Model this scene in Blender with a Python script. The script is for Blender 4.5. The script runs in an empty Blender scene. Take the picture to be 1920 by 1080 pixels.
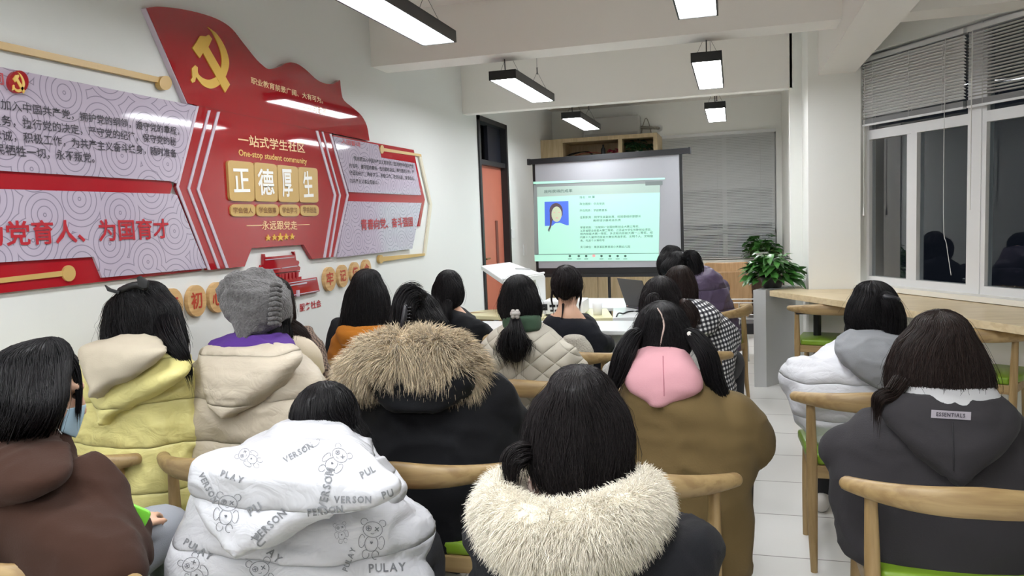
import bpy, bmesh, math, random
import numpy as np
from mathutils import Vector, Matrix, noise
from mathutils.bvhtree import BVHTree
from math import sin, cos, pi, sqrt, radians

SC = bpy.context.scene
COL = SC.collection
rng = np.random.default_rng(7)
random.seed(7)

# ------------------------------------------------------------------ camera
FPX = 1446.6                      # focal length for a 1920 px wide frame
YAW, PITCH, ROLL = .2818, .0914, -.0403
EYE = np.array([0., 0., 1.45])
_f = np.array([-sin(YAW)*cos(PITCH), cos(YAW)*cos(PITCH), -sin(PITCH)])
_r0 = np.array([cos(YAW), sin(YAW), 0.]); _u0 = np.cross(_r0, _f)
_r = cos(ROLL)*_r0 + sin(ROLL)*_u0; _u = -sin(ROLL)*_r0 + cos(ROLL)*_u0
cam_data = bpy.data.cameras.new('camera')
cam_data.sensor_width = 36.; cam_data.lens = FPX/1920*36
cam_data.clip_start = .05; cam_data.clip_end = 60
cam = bpy.data.objects.new('camera', cam_data); COL.objects.link(cam)
cam.matrix_world = Matrix(((_r[0], _u[0], -_f[0], EYE[0]), (_r[1], _u[1], -_f[1], EYE[1]), (_r[2], _u[2], -_f[2], EYE[2]), (0, 0, 0, 1)))
SC.camera = cam

# ------------------------------------------------------------------ world (night outside), exposure
world = bpy.data.worlds.new('night'); SC.world = world; world.use_nodes = True
bg = world.node_tree.nodes['Background']
bg.inputs[0].default_value = (.010, .012, .018, 1); bg.inputs[1].default_value = .35
SC.view_settings.view_transform = 'Standard'; SC.view_settings.look = 'None'
SC.view_settings.gamma = 1; SC.view_settings.use_curve_mapping = False
SC.view_settings.exposure = 0.82
LAMP_POWER = 17.0
SC.cycles.use_denoising = True
SC.cycles.max_bounces = 8; SC.cycles.diffuse_bounces = 6; SC.cycles.glossy_bounces = 3
SC.cycles.transmission_bounces = 4; SC.cycles.transparent_max_bounces = 6
SC.cycles.caustics_reflective = False; SC.cycles.caustics_refractive = False

# ------------------------------------------------------------------ measuring: pixel of the photograph -> point in the room
def ray(px, py): return _f + _r*(px-960)/FPX - _u*(py-540)/FPX
def onX(px, py, x): d = ray(px, py); return EYE + d*((x-EYE[0])/d[0])
def onY(px, py, y): d = ray(px, py); return EYE + d*((y-EYE[1])/d[1])
def onZ(px, py, z): d = ray(px, py); return EYE + d*((z-EYE[2])/d[2])
def at(px, py, dep): return EYE + ray(px, py)*dep
def onP(px, py, p0, n): d = ray(px, py); return EYE + d*(np.dot(np.array(p0)-EYE, n)/np.dot(d, n))

# ------------------------------------------------------------------ mesh helpers
def new_mesh(name, V, F, smooth=False):
    me = bpy.data.meshes.new(name)
    V = np.asarray(V, dtype=np.float32)
    if isinstance(F, np.ndarray):
        n, k = F.shape
        me.vertices.add(len(V)); me.vertices.foreach_set('co', V.ravel())
        me.loops.add(n*k); me.loops.foreach_set('vertex_index', F.astype(np.int32).ravel())
        me.polygons.add(n); me.polygons.foreach_set('loop_start', np.arange(0, n*k, k, dtype=np.int32))
        me.update(calc_edges=True)
    else:
        me.from_pydata([tuple(map(float, v)) for v in V], [], [tuple(map(int, f)) for f in F]); me.update()
    if smooth: me.polygons.foreach_set('use_smooth', np.ones(len(me.polygons), dtype=bool))
    return me
def world_of(o):
    M = Matrix.Identity(4)
    chain = []
    while o is not None: chain.append(o); o = o.parent
    for q in reversed(chain): M = M @ Matrix.LocRotScale(q.location, q.rotation_euler, q.scale)
    return M
def put(name, VF, m, parent=None, smooth=False, loc=None):
    """one mesh object; VF in world coordinates (in the parent's own coordinates when parent['local'] is set)"""
    V, F = VF
    V = np.asarray(V, dtype=float)
    if parent is not None and not LOCAL.get(parent.name_full, False):
        Mi = np.array(world_of(parent).inverted()); V = V @ Mi[:3, :3].T + Mi[:3, 3]
    if loc is not None: V = V - np.asarray(loc)
    me = new_mesh(name, V, F, smooth)
    if m is not None: me.materials.append(m)
    o = bpy.data.objects.new(name, me); COL.objects.link(o)
    if loc is not None: o.location = loc
    if parent is not None: o.parent = parent
    return o
LOCAL = {}
def thing(name, label, cat, loc=(0, 0, 0), rotz=0, group=None, local=False):
    o = bpy.data.objects.new(name, None); COL.objects.link(o); o.empty_display_size = .1
    o.location = loc; o.rotation_euler = (0, 0, rotz)
    LOCAL[o.name_full] = local
    return tag(o, label, cat, group)
def tag(o, label, cat, group=None):
    o['label'] = label; o['category'] = cat
    if group: o['group'] = group
    return o
def struct(name, VF, m, smooth=False, parent=None):
    o = put(name, VF, m, parent, smooth); o['kind'] = 'structure'; return o
def dup(root, loc, rotz, label, name=None):
    r = root.copy(); COL.objects.link(r); r.location = loc; r.rotation_euler = (0, 0, rotz); r['label'] = label
    for ch in list(root.children):
        c = ch.copy(); COL.objects.link(c); c.parent = r
        for g in list(ch.children):
            d = g.copy(); COL.objects.link(d); d.parent = c
    return r
def join(*parts):
    Vs, Fs, n = [], [], 0
    for V, F in parts:
        V = np.asarray(V, dtype=float).reshape(-1, 3)
        Vs.append(V); Fs += [tuple(int(i)+n for i in f) for f in F]; n += len(V)
    return np.concatenate(Vs), Fs
def box(a, b, bev=0.0):
    a = np.minimum(a, b), np.maximum(a, b); lo, hi = a
    if bev <= 0:
        V = [(x, y, z) for x in (lo[0], hi[0]) for y in (lo[1], hi[1]) for z in (lo[2], hi[2])]
        F = [(0, 1, 3, 2), (4, 6, 7, 5), (0, 4, 5, 1), (2, 3, 7, 6), (0, 2, 6, 4), (1, 5, 7, 3)]
        return np.array(V, float), F
    bm = bmesh.new(); bmesh.ops.create_cube(bm, size=1)
    for v in bm.verts: v.co = Vector([(lo[i]+hi[i])/2 + v.co[i]*(hi[i]-lo[i]) for i in range(3)])
    bmesh.ops.bevel(bm, geom=list(bm.edges), offset=bev, segments=2, profile=.6, affect='EDGES')
    return bm_out(bm)
def bm_out(bm):
    bmesh.ops.recalc_face_normals(bm, faces=bm.faces)
    bm.verts.index_update()
    r = np.array([v.co[:] for v in bm.verts]), [tuple(v.index for v in f.verts) for f in bm.faces]
    bm.free(); return r
def xf(VF, loc=(0, 0, 0), rz=0, rx=0, ry=0):
    V, F = VF; M = np.array(Matrix.Translation(loc) @ Matrix.Rotation(rz, 4, 'Z') @ Matrix.Rotation(rx, 4, 'X') @ Matrix.Rotation(ry, 4, 'Y'))
    return np.asarray(V) @ M[:3, :3].T + M[:3, 3], F
def prism(poly3, vec, bev=0.0):
    """extrude a planar polygon (list of 3D points) by vec"""
    bm = bmesh.new()
    vs = [bm.verts.new(p) for p in poly3]; f = bm.faces.new(vs)
    r = bmesh.ops.extrude_face_region(bm, geom=[f])
    bmesh.ops.translate(bm, verts=[g for g in r['geom'] if isinstance(g, bmesh.types.BMVert)], vec=Vector(vec))
    if bev > 0: bmesh.ops.bevel(bm, geom=list(bm.edges), offset=bev, segments=2, profile=.6, affect='EDGES')
    bmesh.ops.triangulate(bm, faces=[f for f in bm.faces if len(f.verts) > 4])
    return bm_out(bm)
def catmull(P, n):
    """n samples per span through the rows of P"""
    P = np.asarray(P, float); Q = np.vstack([2*P[0]-P[1], P, 2*P[-1]-P[-2]]); out = []
    for i in range(1, len(Q)-2):
        for k in range(n):
            t = k/n; a, b, c, d = Q[i-1:i+3]
            out.append(.5*((2*b)+(-a+c)*t+(2*a-5*b+4*c-d)*t*t+(-a+3*b-3*c+d)*t**3))
    out.append(P[-1]); return np.array(out)
def tube(pts, ra, rb=None, side=None, n=16, sub=1, caps=True):
    """closed tube along pts; ra along `side`, rb across it"""
    pts = np.asarray(pts, float); ra = np.broadcast_to(np.asarray(ra, float), (len(pts),)); rb = ra if rb is None else np.broadcast_to(np.asarray(rb, float), (len(pts),))
    D = np.column_stack([pts, ra, rb])
    if sub > 1 and len(pts) > 1: D = catmull(D, sub)
    p, ra, rb = D[:, :3], np.maximum(D[:, 3], 1e-4), np.maximum(D[:, 4], 1e-4)
    T = np.gradient(p, axis=0); T /= np.linalg.norm(T, axis=1)[:, None]+1e-12
    if caps:
        q, a, b, t = [], [], [], []
        for s, i in ((-1, 0), (1, len(p)-1)):
            e = []
            for k in (0.35, .7, .93):
                h = min(ra[i], rb[i])*k; sc = sqrt(1-k*k); e.append((p[i]+s*T[i]*h, ra[i]*sc, rb[i]*sc, T[i]))
            if s < 0: e = e[::-1]; pre = e
            else: post = e
        p = np.vstack([[x[0] for x in pre], p, [x[0] for x in post]]); ra = np.concatenate([[x[1] for x in pre], ra, [x[1] for x in post]])
        rb = np.concatenate([[x[2] for x in pre], rb, [x[2] for x in post]]); T = np.vstack([[x[3] for x in pre], T, [x[3] for x in post]])
    if side is None: side = np.array([1., 0, 0]) if abs(T.mean(0)[0]) < .8 else np.array([0, 1., 0])
    S = np.asarray(side, float)[None] - T*(T@np.asarray(side, float))[:, None]
    S /= np.linalg.norm(S, axis=1)[:, None]+1e-12; U = np.cross(T, S)
    th = np.arange(n)*2*pi/n
    V = p[:, None]+S[:, None]*(ra[:, None]*np.cos(th))[..., None]+U[:, None]*(rb[:, None]*np.sin(th))[..., None]
    m = len(p); V = V.reshape(-1, 3); F = []
    for i in range(m-1):
        for j in range(n):
            F.append((i*n+j, i*n+(j+1) % n, (i+1)*n+(j+1) % n, (i+1)*n+j))
    F.append(tuple(range(n))[::-1]); F.append(tuple(range((m-1)*n, m*n)))
    return V, F
def lathe(prof, c=(0, 0, 0), n=24):
    prof = np.asarray(prof, float); th = np.arange(n)*2*pi/n
    V = np.array([[c[0]+r*cos(t), c[1]+r*sin(t), c[2]+z] for r, z in prof for t in th]); m = len(prof); F = []
    for i in range(m-1):
        for j in range(n): F.append((i*n+j, i*n+(j+1) % n, (i+1)*n+(j+1) % n, (i+1)*n+j))
    F.append(tuple(range(n))[::-1]); F.append(tuple(range((m-1)*n, m*n)))
    return V, F
def sphere(c, r, n=16):
    r = np.broadcast_to(np.asarray(r, float), (3,)); bm = bmesh.new(); bmesh.ops.create_uvsphere(bm, u_segments=n, v_segments=n//2+2, radius=1)
    V, F = bm_out(bm); return V*r+np.asarray(c), F
def strands(P, R):
    """many tapered three-sided hairs: P (n,k,3), R (n,k) -> arrays"""
    n, k, _ = P.shape
    T = np.gradient(P, axis=1); T /= np.linalg.norm(T, axis=2)[..., None]+1e-12
    ref = rng.normal(size=(n, 1, 3)); S = np.cross(T, ref); S /= np.linalg.norm(S, axis=2)[..., None]+1e-12; U = np.cross(T, S)
    V = np.stack([P+(S*cos(a)+U*sin(a))*R[..., None] for a in (0, 2*pi/3, 4*pi/3)], axis=2)
    V = V.reshape(-1, 3); i = np.arange(n)[:, None, None]*k*3+np.arange(k-1)[None, :, None]*3
    j = np.arange(3)[None, None]; j2 = (j+1) % 3
    F = np.stack([i+j, i+j2, i+3+j2, i+3+j], axis=-1).reshape(-1, 4)
    return V, F
def joinA(*parts):
    """join of array meshes (quads only)"""
    Vs, Fs, n = [], [], 0
    for V, F in parts: Vs.append(V); Fs.append(np.asarray(F)+n); n += len(V)
    return np.concatenate(Vs), np.concatenate(Fs)

# ------------------------------------------------------------------ materials
def lin(c):
    c = np.asarray(c, float)/255; return tuple(np.where(c <= .04045, c/12.92, ((c+.055)/1.055)**2.4))+(1,)
MATS = {}
def mat(name, rgb, rough=.6, bump=None, spec=.5, sheen=0, coat=0, var=None, metal=0, emit=None, sss=0):
    """rgb in sRGB 0-255; bump=(scale, strength, stretch xyz); var=(scale, amount)"""
    if name in MATS: return MATS[name]
    m = bpy.data.materials.new(name); m.use_nodes = True; nt = m.node_tree; N, L = nt.nodes, nt.links; b = N['Principled BSDF']
    b.inputs['Base Color'].default_value = lin(rgb); b.inputs['Roughness'].default_value = rough; b.inputs['Specular IOR Level'].default_value = spec
    b.inputs['Metallic'].default_value = metal
    if sheen: b.inputs['Sheen Weight'].default_value = sheen; b.inputs['Sheen Roughness'].default_value = .5
    if coat: b.inputs['Coat Weight'].default_value = coat; b.inputs['Coat Roughness'].default_value = .04
    if sss: b.inputs['Subsurface Weight'].default_value = sss; b.inputs['Subsurface Radius'].default_value = (.01, .004, .002)
    tc = N.new('ShaderNodeTexCoord')
    if var:
        n = N.new('ShaderNodeTexNoise'); n.inputs['Scale'].default_value = var[0]; n.inputs['Detail'].default_value = 3
        mp = N.new('ShaderNodeMapping'); mp.inputs['Scale'].default_value = var[2] if len(var) > 2 else (1, 1, 1)
        L.new(tc.outputs['Object'], mp.inputs[0]); L.new(mp.outputs[0], n.inputs[0])
        h = N.new('ShaderNodeHueSaturation'); h.inputs['Color'].default_value = lin(rgb)
        r = N.new('ShaderNodeMapRange'); r.inputs[3].default_value = 1-var[1]; r.inputs[4].default_value = 1+var[1]; r.inputs[1].default_value = .3; r.inputs[2].default_value = .7
        L.new(n.outputs[0], r.inputs[0]); L.new(r.outputs[0], h.inputs['Value']); L.new(h.outputs[0], b.inputs['Base Color'])
    if bump:
        n = N.new('ShaderNodeTexNoise'); n.inputs['Scale'].default_value = bump[0]; n.inputs['Detail'].default_value = 4
        mp = N.new('ShaderNodeMapping'); mp.inputs['Scale'].default_value = bump[2] if len(bump) > 2 else (1, 1, 1)
        L.new(tc.outputs['Object'], mp.inputs[0]); L.new(mp.outputs[0], n.inputs[0])
        bp = N.new('ShaderNodeBump'); bp.inputs['Strength'].default_value = bump[1]; bp.inputs['Distance'].default_value = .01
        L.new(n.outputs[0], bp.inputs['Height']); L.new(bp.outputs[0], b.inputs['Normal'])
    if emit: b.inputs['Emission Color'].default_value = lin(emit[0]); b.inputs['Emission Strength'].default_value = emit[1]
    MATS[name] = m; return m
def nodes_of(m): return m.node_tree.nodes, m.node_tree.links, m.node_tree.nodes['Principled BSDF']
def wood(name, rgb, dark, axis_scale=(30, 2.2, 30), rough=.42):
    m = mat(name, rgb, rough); N, L, b = nodes_of(m)
    tc = N.new('ShaderNodeTexCoord'); mp = N.new('ShaderNodeMapping'); mp.inputs['Scale'].default_value = axis_scale
    n = N.new('ShaderNodeTexNoise'); n.inputs['Scale'].default_value = 1.6; n.inputs['Detail'].default_value = 5; n.inputs['Distortion'].default_value = .6
    cr = N.new('ShaderNodeValToRGB'); cr.color_ramp.elements[0].color = lin(dark); cr.color_ramp.elements[1].color = lin(rgb)
    cr.color_ramp.elements[0].position = .36; cr.color_ramp.elements[1].position = .58
    L.new(tc.outputs['Object'], mp.inputs[0]); L.new(mp.outputs[0], n.inputs[0]); L.new(n.outputs[0], cr.inputs[0]); L.new(cr.outputs[0], b.inputs['Base Color'])
    bp = N.new('ShaderNodeBump'); bp.inputs['Strength'].default_value = .12; bp.inputs['Distance'].default_value = .004; L.new(n.outputs[0], bp.inputs['Height']); L.new(bp.outputs[0], b.inputs['Normal'])
    return m

# ------------------------------------------------------------------ lettering (built-in font)
_txt = {}
def letters(s, bold=0.0):
    k = (s, bold)
    if k in _txt: return _txt[k]
    c = bpy.data.curves.new('lettering', 'FONT'); c.body = s; c.resolution_u = 2; c.offset = bold
    o = bpy.data.objects.new('lettering', c); COL.objects.link(o)
    bpy.context.view_layer.update()
    me = bpy.data.meshes.new_from_object(o.evaluated_get(bpy.context.evaluated_depsgraph_get()))
    V = np.array([v.co[:] for v in me.vertices]); F = [tuple(p.vertices) for p in me.polygons]
    bpy.data.objects.remove(o); bpy.data.curves.remove(c); bpy.data.meshes.remove(me)
    lo, hi = V.min(0), V.max(0)
    _txt[k] = ((V-lo)/np.maximum(hi-lo, 1e-6), F, (hi-lo)[0]/(hi-lo)[1]); return _txt[k]
def text_on(s, O, ex, ey, bold=0.0):
    """lettering whose box is spanned by ex (width) and ey (height) from corner O"""
    V, F, _ = letters(s, bold)
    return O+V[:, :1]*ex+V[:, 1:2]*ey, F
# ------------------------------------------------------------------ the room
WX = -2.45; CEIL = 2.91; FRONT = 10.84; BACK = -3.0
B1Y, B1Z, B1T = 5.11, 2.55, .26      # cross beam
B2Y, B2Z, B2T = 7.02, 2.44, .13      # second cross beam with pillar
WN = np.array([-cos(.537), -sin(.537), 0.]); WT = np.array([sin(.537), -cos(.537), 0.])   # window wall: normal into the room, direction towards the viewer
WO = np.array([.92, 6.5, 0.])                                                          # where it leaves the column
def wp(t, d, z): return WO+WT*t+WN*d+np.array([0, 0, z])                                # point on the window wall: along, out into the room, up
def wbox(t0, t1, d0, d1, z0, z1):
    P = [wp(t, d, z) for t in (t0, t1) for d in (d0, d1) for z in (z0, z1)]
    return np.array(P), [(0, 1, 3, 2), (4, 6, 7, 5), (0, 4, 5, 1), (2, 3, 7, 6), (0, 2, 6, 4), (1, 5, 7, 3)]

m_wall = mat('wall_paint', (240, 241, 237), .55, bump=(90, .03), spec=.35)
m_ceil = mat('ceiling_paint', (238, 235, 230), .7, spec=.2)
m_floor = mat('floor_tile', (214, 213, 210), .22, spec=.5)
N, L, b = nodes_of(m_floor)
tc = N.new('ShaderNodeTexCoord'); mp = N.new('ShaderNodeMapping'); mp.inputs['Location'].default_value = (.02, -.012, 0)
br = N.new('ShaderNodeTexBrick'); br.offset = .0; br.inputs['Scale'].default_value = 1; br.inputs['Mortar Size'].default_value = .0035; br.inputs['Mortar Smooth'].default_value = .1
br.inputs['Brick Width'].default_value = .93; br.inputs['Row Height'].default_value = .465
br.inputs['Color1'].default_value = lin((228, 227, 224)); br.inputs['Color2'].default_value = lin((222, 221, 218)); br.inputs['Mortar'].default_value = lin((150, 148, 145))
L.new(tc.outputs['Object'], mp.inputs[0]); L.new(mp.outputs[0], br.inputs[0]); L.new(br.outputs['Color'], b.inputs['Base Color'])
m_white = mat('white_gloss', (225, 226, 225), .3)
m_black = mat('black_metal', (24, 25, 27), .4)
m_dark = mat('dark_frame', (30, 31, 34), .45)
m_frame = mat('window_vinyl', (222, 223, 224), .3)
m_alu = mat('aluminium', (175, 176, 176), .35, metal=.8)
m_wood = wood('light_oak', (205, 178, 130), (180, 150, 104), (30, 2.2, 30))
m_woodx = wood('light_oak_counter', (222, 203, 166), (208, 187, 148), (3, 16, 20), .35)
m_cab = wood('cabinet_wood', (196, 176, 140), (182, 161, 124), (24, 24, 2.0), .45)
m_green = mat('green_leather', (126, 160, 46), .3, bump=(60, .06))
m_glass = bpy.data.materials.new('window_glass'); m_glass.use_nodes = True
_n = m_glass.node_tree; _n.nodes.clear(); _o = _n.nodes.new('ShaderNodeOutputMaterial'); _mx = _n.nodes.new('ShaderNodeMixShader')
_t = _n.nodes.new('ShaderNodeBsdfTransparent'); _t.inputs[0].default_value = (.82, .86, .88, 1); _g = _n.nodes.new('ShaderNodeBsdfGlossy'); _g.inputs['Roughness'].default_value = .01
_fr = _n.nodes.new('ShaderNodeFresnel'); _fr.inputs[0].default_value = 1.28
_n.links.new(_fr.outputs[0], _mx.inputs[0]); _n.links.new(_t.outputs[0], _mx.inputs[1]); _n.links.new(_g.outputs[0], _mx.inputs[2]); _n.links.new(_mx.outputs[0], _o.inputs[0])

E_W = wp(9.3, 0, 0)
struct('floor', box((WX-.2, BACK-.2, -.1), (6.6, FRONT+.2, 0)), m_floor)
struct('ceiling', box((WX-.2, BACK-.2, CEIL), (6.6, FRONT+.2, CEIL+.12)), m_ceil)
# left wall with the door opening
DY0, DY1, DZ, LEAF = 7.43, 8.45, 2.48, 2.0
struct('wall_left', join(box((WX-.18, BACK, 0), (WX, DY0, CEIL)), box((WX-.18, DY1, 0), (WX, FRONT, CEIL)), box((WX-.18, DY0, DZ), (WX, DY1, CEIL))), mat('wall_paint_darkened', (220, 222, 220), .55, bump=(90, .03), spec=.35))  # wall paint darkened on this side to offset strong lamp light
struct('wall_back', box((WX, BACK-.15, 0), (6.6, BACK, CEIL)), m_wall)
# front wall with its window opening
FX0, FX1, FZ0, FZ1 = -.97, .55, .76, 2.46
struct('wall_front', join(box((WX, FRONT, 0), (FX0, FRONT+.18, CEIL)), box((FX1, FRONT, 0), (1.2, FRONT+.18, CEIL)), box((FX0, FRONT, 0), (FX1, FRONT+.18, FZ0)), box((FX0, FRONT, FZ1), (FX1, FRONT+.18, CEIL))), m_wall)
struct('wall_front_side', box((.62, B2Y+B2T, 0), (.8, FRONT, CEIL)), m_wall)
struct('beam_cross', box((WX, B1Y, B1Z), (3.0, B1Y+B1T, CEIL)), m_ceil)
struct('beam_front', box((WX, B2Y, B2Z), (.49, B2Y+B2T, CEIL)), m_ceil)
struct('beam_side', box((.64, BACK, B2Z), (.905, 6.5, CEIL)), m_ceil)
struct('pillar_front', box((.47, B2Y, 0), (.75, B2Y+B2T, CEIL)), m_wall)
struct('pillar_side', join(box((.565, 6.47, 0), (.905, 7.02, CEIL)), prism([(.905, 6.47, 0), (.94, 6.47, 0), tuple(wp(0, -.1, 0)), (.905, 6.9, 0)], (0, 0, CEIL))), m_wall)
# window wall: below, above, and between the windows
WEND = 7.4; SILL, HEAD = .83, 2.56
W_T = [(.0, 1.0), (1.06, 2.06), (2.9, 3.9), (4.0, 5.0)]
pieces = [wbox(-.02, WEND+1.6, -.32, -.0, 0, SILL-.02), wbox(-.02, WEND+1.6, -.32, 0, HEAD, CEIL), wbox(2.1, 2.86, -.32, 0, SILL-.02, HEAD), wbox(5.04, WEND+1.6, -.32, 0, SILL-.02, HEAD)]
struct('wall_right', join(*pieces), m_wall)
struct('trim_1', wbox(-.0, 2.1, -.12, .03, SILL-.035, SILL), mat('sill_stone', (232, 230, 222), .3))
for i, (t0, t1) in enumerate(W_T):
    d0, d1 = -.14, -.08
    m1 = (t0+t1)/2-.03; zt0, zt1 = 1.93, 2.0
    w = struct('window_%d' % (i+1), join(
        wbox(t0, t1, d0, d1, SILL, SILL+.055), wbox(t0, t1, d0, d1, HEAD-.05, HEAD), wbox(t0, t0+.035, d0, d1, SILL+.055, HEAD-.05), wbox(t1-.05, t1, d0, d1, SILL+.055, HEAD-.05),
        wbox(t0+.035, t1-.05, d0, d1, zt0, zt1),
        wbox(m1-.06, m1-.01, d0+.01, d1-.01, SILL+.055, zt0), wbox(m1-.01, m1+.05, d0, d1+.004, SILL+.055, zt0)), m_frame)
    g = struct('pane', join(*[wbox(a, c, -.112, -.108, z0, z1) for a, c, z0, z1 in ((t0+.035, m1-.06, SILL+.055, zt0), (m1+.05, t1-.05, SILL+.055, zt0), (t0+.035, t1-.05, zt1, HEAD-.05))]), m_glass, parent=w)
struct('trim_2', wbox(1.0, 1.06, -.15, -.075, SILL, HEAD), m_frame)
# window in the front wall
w = struct('window_9', join(box((FX0, FRONT+.08, FZ0), (FX1, FRONT+.13, FZ0+.05)), box((FX0, FRONT+.08, FZ1-.05), (FX1, FRONT+.13, FZ1)), box((FX0, FRONT+.08, FZ0), (FX0+.05, FRONT+.13, FZ1)), box((FX1-.05, FRONT+.08, FZ0), (FX1, FRONT+.13, FZ1)),
    box((-.14, FRONT+.08, FZ0), (-.08, FRONT+.13, FZ1)), box((FX0, FRONT+.08, 1.1), (FX1, FRONT+.13, 1.16))), m_frame)
struct('pane', box((FX0+.05, FRONT+.1, FZ0+.05), (FX1-.05, FRONT+.104, FZ1-.05)), m_glass, parent=w)
# door in the left wall: dark frame, transom light above the leaf
m_door = mat('door_red', (182, 104, 84), .4, var=(6, .04))
w = struct('door_1', join(box((WX-.16, DY0, 0), (WX+.02, DY0+.05, DZ)), box((WX-.16, DY1-.06, 0), (WX+.02, DY1, DZ)), box((WX-.16, DY0, DZ-.05), (WX+.02, DY1, DZ)), box((WX-.14, DY0+.05, LEAF), (WX-.0, DY1-.06, LEAF+.05))), m_dark)
struct('door_leaf', box((WX-.1, DY0+.05, .01), (WX-.055, DY1-.06, LEAF)), m_door, parent=w)
struct('door_slot', box((WX-.054, DY0+.66, .75), (WX-.048, DY0+.74, 1.42)), mat('door_slot_dark', (110, 55, 45), .5), parent=w)
struct('door_lever', join(box((WX-.055, DY0+.12, .98), (WX-.03, DY0+.16, 1.08)), tube([(WX-.03, DY0+.14, 1.03), (WX-.0, DY0+.14, 1.03), (WX+.0, DY0+.26, 1.03)], .009, n=8)), mat('brass_dull', (150, 110, 70), .35, metal=.6), parent=w)
struct('transom_pane', box((WX-.09, DY0+.05, LEAF+.05), (WX-.085, DY0+.5, DZ-.05)), m_glass, parent=w)
struct('transom_panel', box((WX-.09, DY0+.5, LEAF+.05), (WX-.05, DY1-.06, DZ-.05)), mat('transom_navy', (22, 25, 38), .4), parent=w)
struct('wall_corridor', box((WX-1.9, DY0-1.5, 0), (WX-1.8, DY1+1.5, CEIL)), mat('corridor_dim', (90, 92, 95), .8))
struct('trim_3', box((WX, 6.05, 0), (WX+.012, DY0, .09)), m_white)

# ------------------------------------------------------------------ lamps: black pendant LED boxes on thin wires
m_lamp = mat('lamp_diffuser', (255, 255, 255), .5, emit=((250, 252, 255), LAMP_POWER))
m_lampf = mat('lamp_diffuser_front', (255, 255, 255), .5, emit=((250, 252, 255), LAMP_POWER*1.35))
m_lampr = mat('lamp_diffuser_rear', (255, 255, 255), .5, emit=((250, 252, 255), LAMP_POWER*1.5))
m_wire = mat('steel_wire', (90, 90, 92), .4, metal=.5)
def lamp_fixture():
    t = thing('pendant_light', '', 'ceiling light', local=True)
    w, l, h = .195, 1.2, .062
    put('housing', join(box((-w/2, -l/2, 0), (-w/2+.009, l/2, h)), box((w/2-.009, -l/2, 0), (w/2, l/2, h)), box((-w/2, -l/2, 0), (w/2, -l/2+.009, h)), box((-w/2, l/2-.009, 0), (w/2, l/2, h)), box((-w/2, -l/2, h-.006), (w/2, l/2, h))), m_black, t)
    put('diffuser', box((-w/2+.009, -l/2+.009, .004), (w/2-.009, l/2-.009, .012)), m_lamp, t)
    top = CEIL-2.4
    for y in (-.42, .42):
        put('suspension_wire', join(tube([(-w/2+.02, y, h), (0, y, h+.16)], .0013, n=5), tube([(w/2-.02, y, h), (0, y, h+.16)], .0013, n=5), tube([(0, y, h+.16), (0, y, top)], .0016, n=5), tube([(0, y, h+.14), (0, y, h+.19)], .005, n=6)), m_wire, t)
    put('power_cord', tube([(0, -.52, h), (0, -.53, h+.15), (0, -.52, top)], .004, n=6), m_black, t)
    return t
spots = [(-1.52, 3.43, 'black pendant light strip nearest the red flag sign, partly cut by the frame'), (-1.52, 5.82, 'black pendant light strip between the two cross beams on the wall-sign side'),
         (-1.53, 8.22, 'black pendant light strip hanging above the projection screen near the air conditioner'), (-.155, 3.46, 'black pendant light strip cut by the top edge, on the window side'),
         (-.155, 5.85, 'black pendant light strip between the two cross beams on the window side'), (-.155, 8.3, 'small-looking pendant light strip above the blinds of the end window'),
         (-1.52, 1.03, 'pendant light strip behind the seats on the sign side'), (-.155, 1.06, 'pendant light strip behind the seats on the window side'),
         (-1.52, -1.4, 'unseen rearmost pendant light strip added as fill on the sign side'), (-.155, -1.4, 'unseen rearmost pendant light strip added as fill on the window side')]  # the rearmost pair is out of view, added as fill light
for i, (x, y, lab) in enumerate(spots):
    if i == 0: lamp0 = lamp_fixture(); lamp0['group'] = 'pendant light strips'; lamp0.location = (x, y, 2.4); lamp0['label'] = lab
    else:
        q_ = dup(lamp0, (x, y, 2.4), 0, lab)
        if y > 8 or y < 2:                          # extra power given to front-bay and rear lamps to lift dim areas
            for c_ in q_.children:
                if c_.name.startswith('diffuser'): c_.material_slots[0].link = 'OBJECT'; c_.material_slots[0].material = m_lampf if y > 8 else m_lampr
# ------------------------------------------------------------------ the signs on the left wall
def wl(px, py, off=0.0): return onX(px, py, WX+off)
def wpoly(pts, o0, o1, bev=0.0):
    """outline on the left wall (photograph pixels) -> board from o0 to o1 metres off the wall"""
    P = [np.array([WX+o0, *wl(x, y, o1)[1:]]) for x, y in pts]
    return prism(P, (o1-o0, 0, 0), bev)
def wtext(s, p0, p1, h, off, bold=0.0):
    """lettering from baseline pixel p0 to p1, h pixels tall at p0"""
    A, B = wl(*p0, off), wl(*p1, off); C = wl(p0[0], p0[1]-h, off); ey = np.array([0, 0, np.linalg.norm(C-A)])
    return text_on(s, A, B-A, ey, bold)
def line(s, k, pk, p1, h, off, bold=0.0):
    """a line whose k-th letter starts at pixel pk and which ends at p1 (its start lies outside the frame)"""
    A, B = wl(*pk, off), wl(*p1, off); n = len(s); S = A-(B-A)*k/(n-k); C = wl(pk[0], pk[1]-h, off)
    return text_on(s, S, B-S, np.array([0, 0, np.linalg.norm(C-A)]), bold)
def bez(P, n=6): return [tuple(p) for p in catmull(np.array(P, float), n)]
def affine(P, c, k, d): return [((x-c[0])*k[0]+d[0], (y-c[1])*k[1]+d[1]) for x, y in P]
m_red = mat('red_acrylic', (158, 26, 34), .04, spec=.6, coat=.3)
m_redlow = mat('red_board', (165, 28, 38), .12, spec=.5)
m_gold = mat('gold_board', (196, 162, 98), .35)
m_goldy = mat('gold_emblem', (222, 180, 78), .3)
m_pale = mat('pale_gold_letters', (240, 200, 150), .4)
m_edge = mat('lilac_acrylic_edge', (196, 182, 196), .25)
m_ink = mat('dark_lettering', (46, 40, 52), .5)
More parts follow.
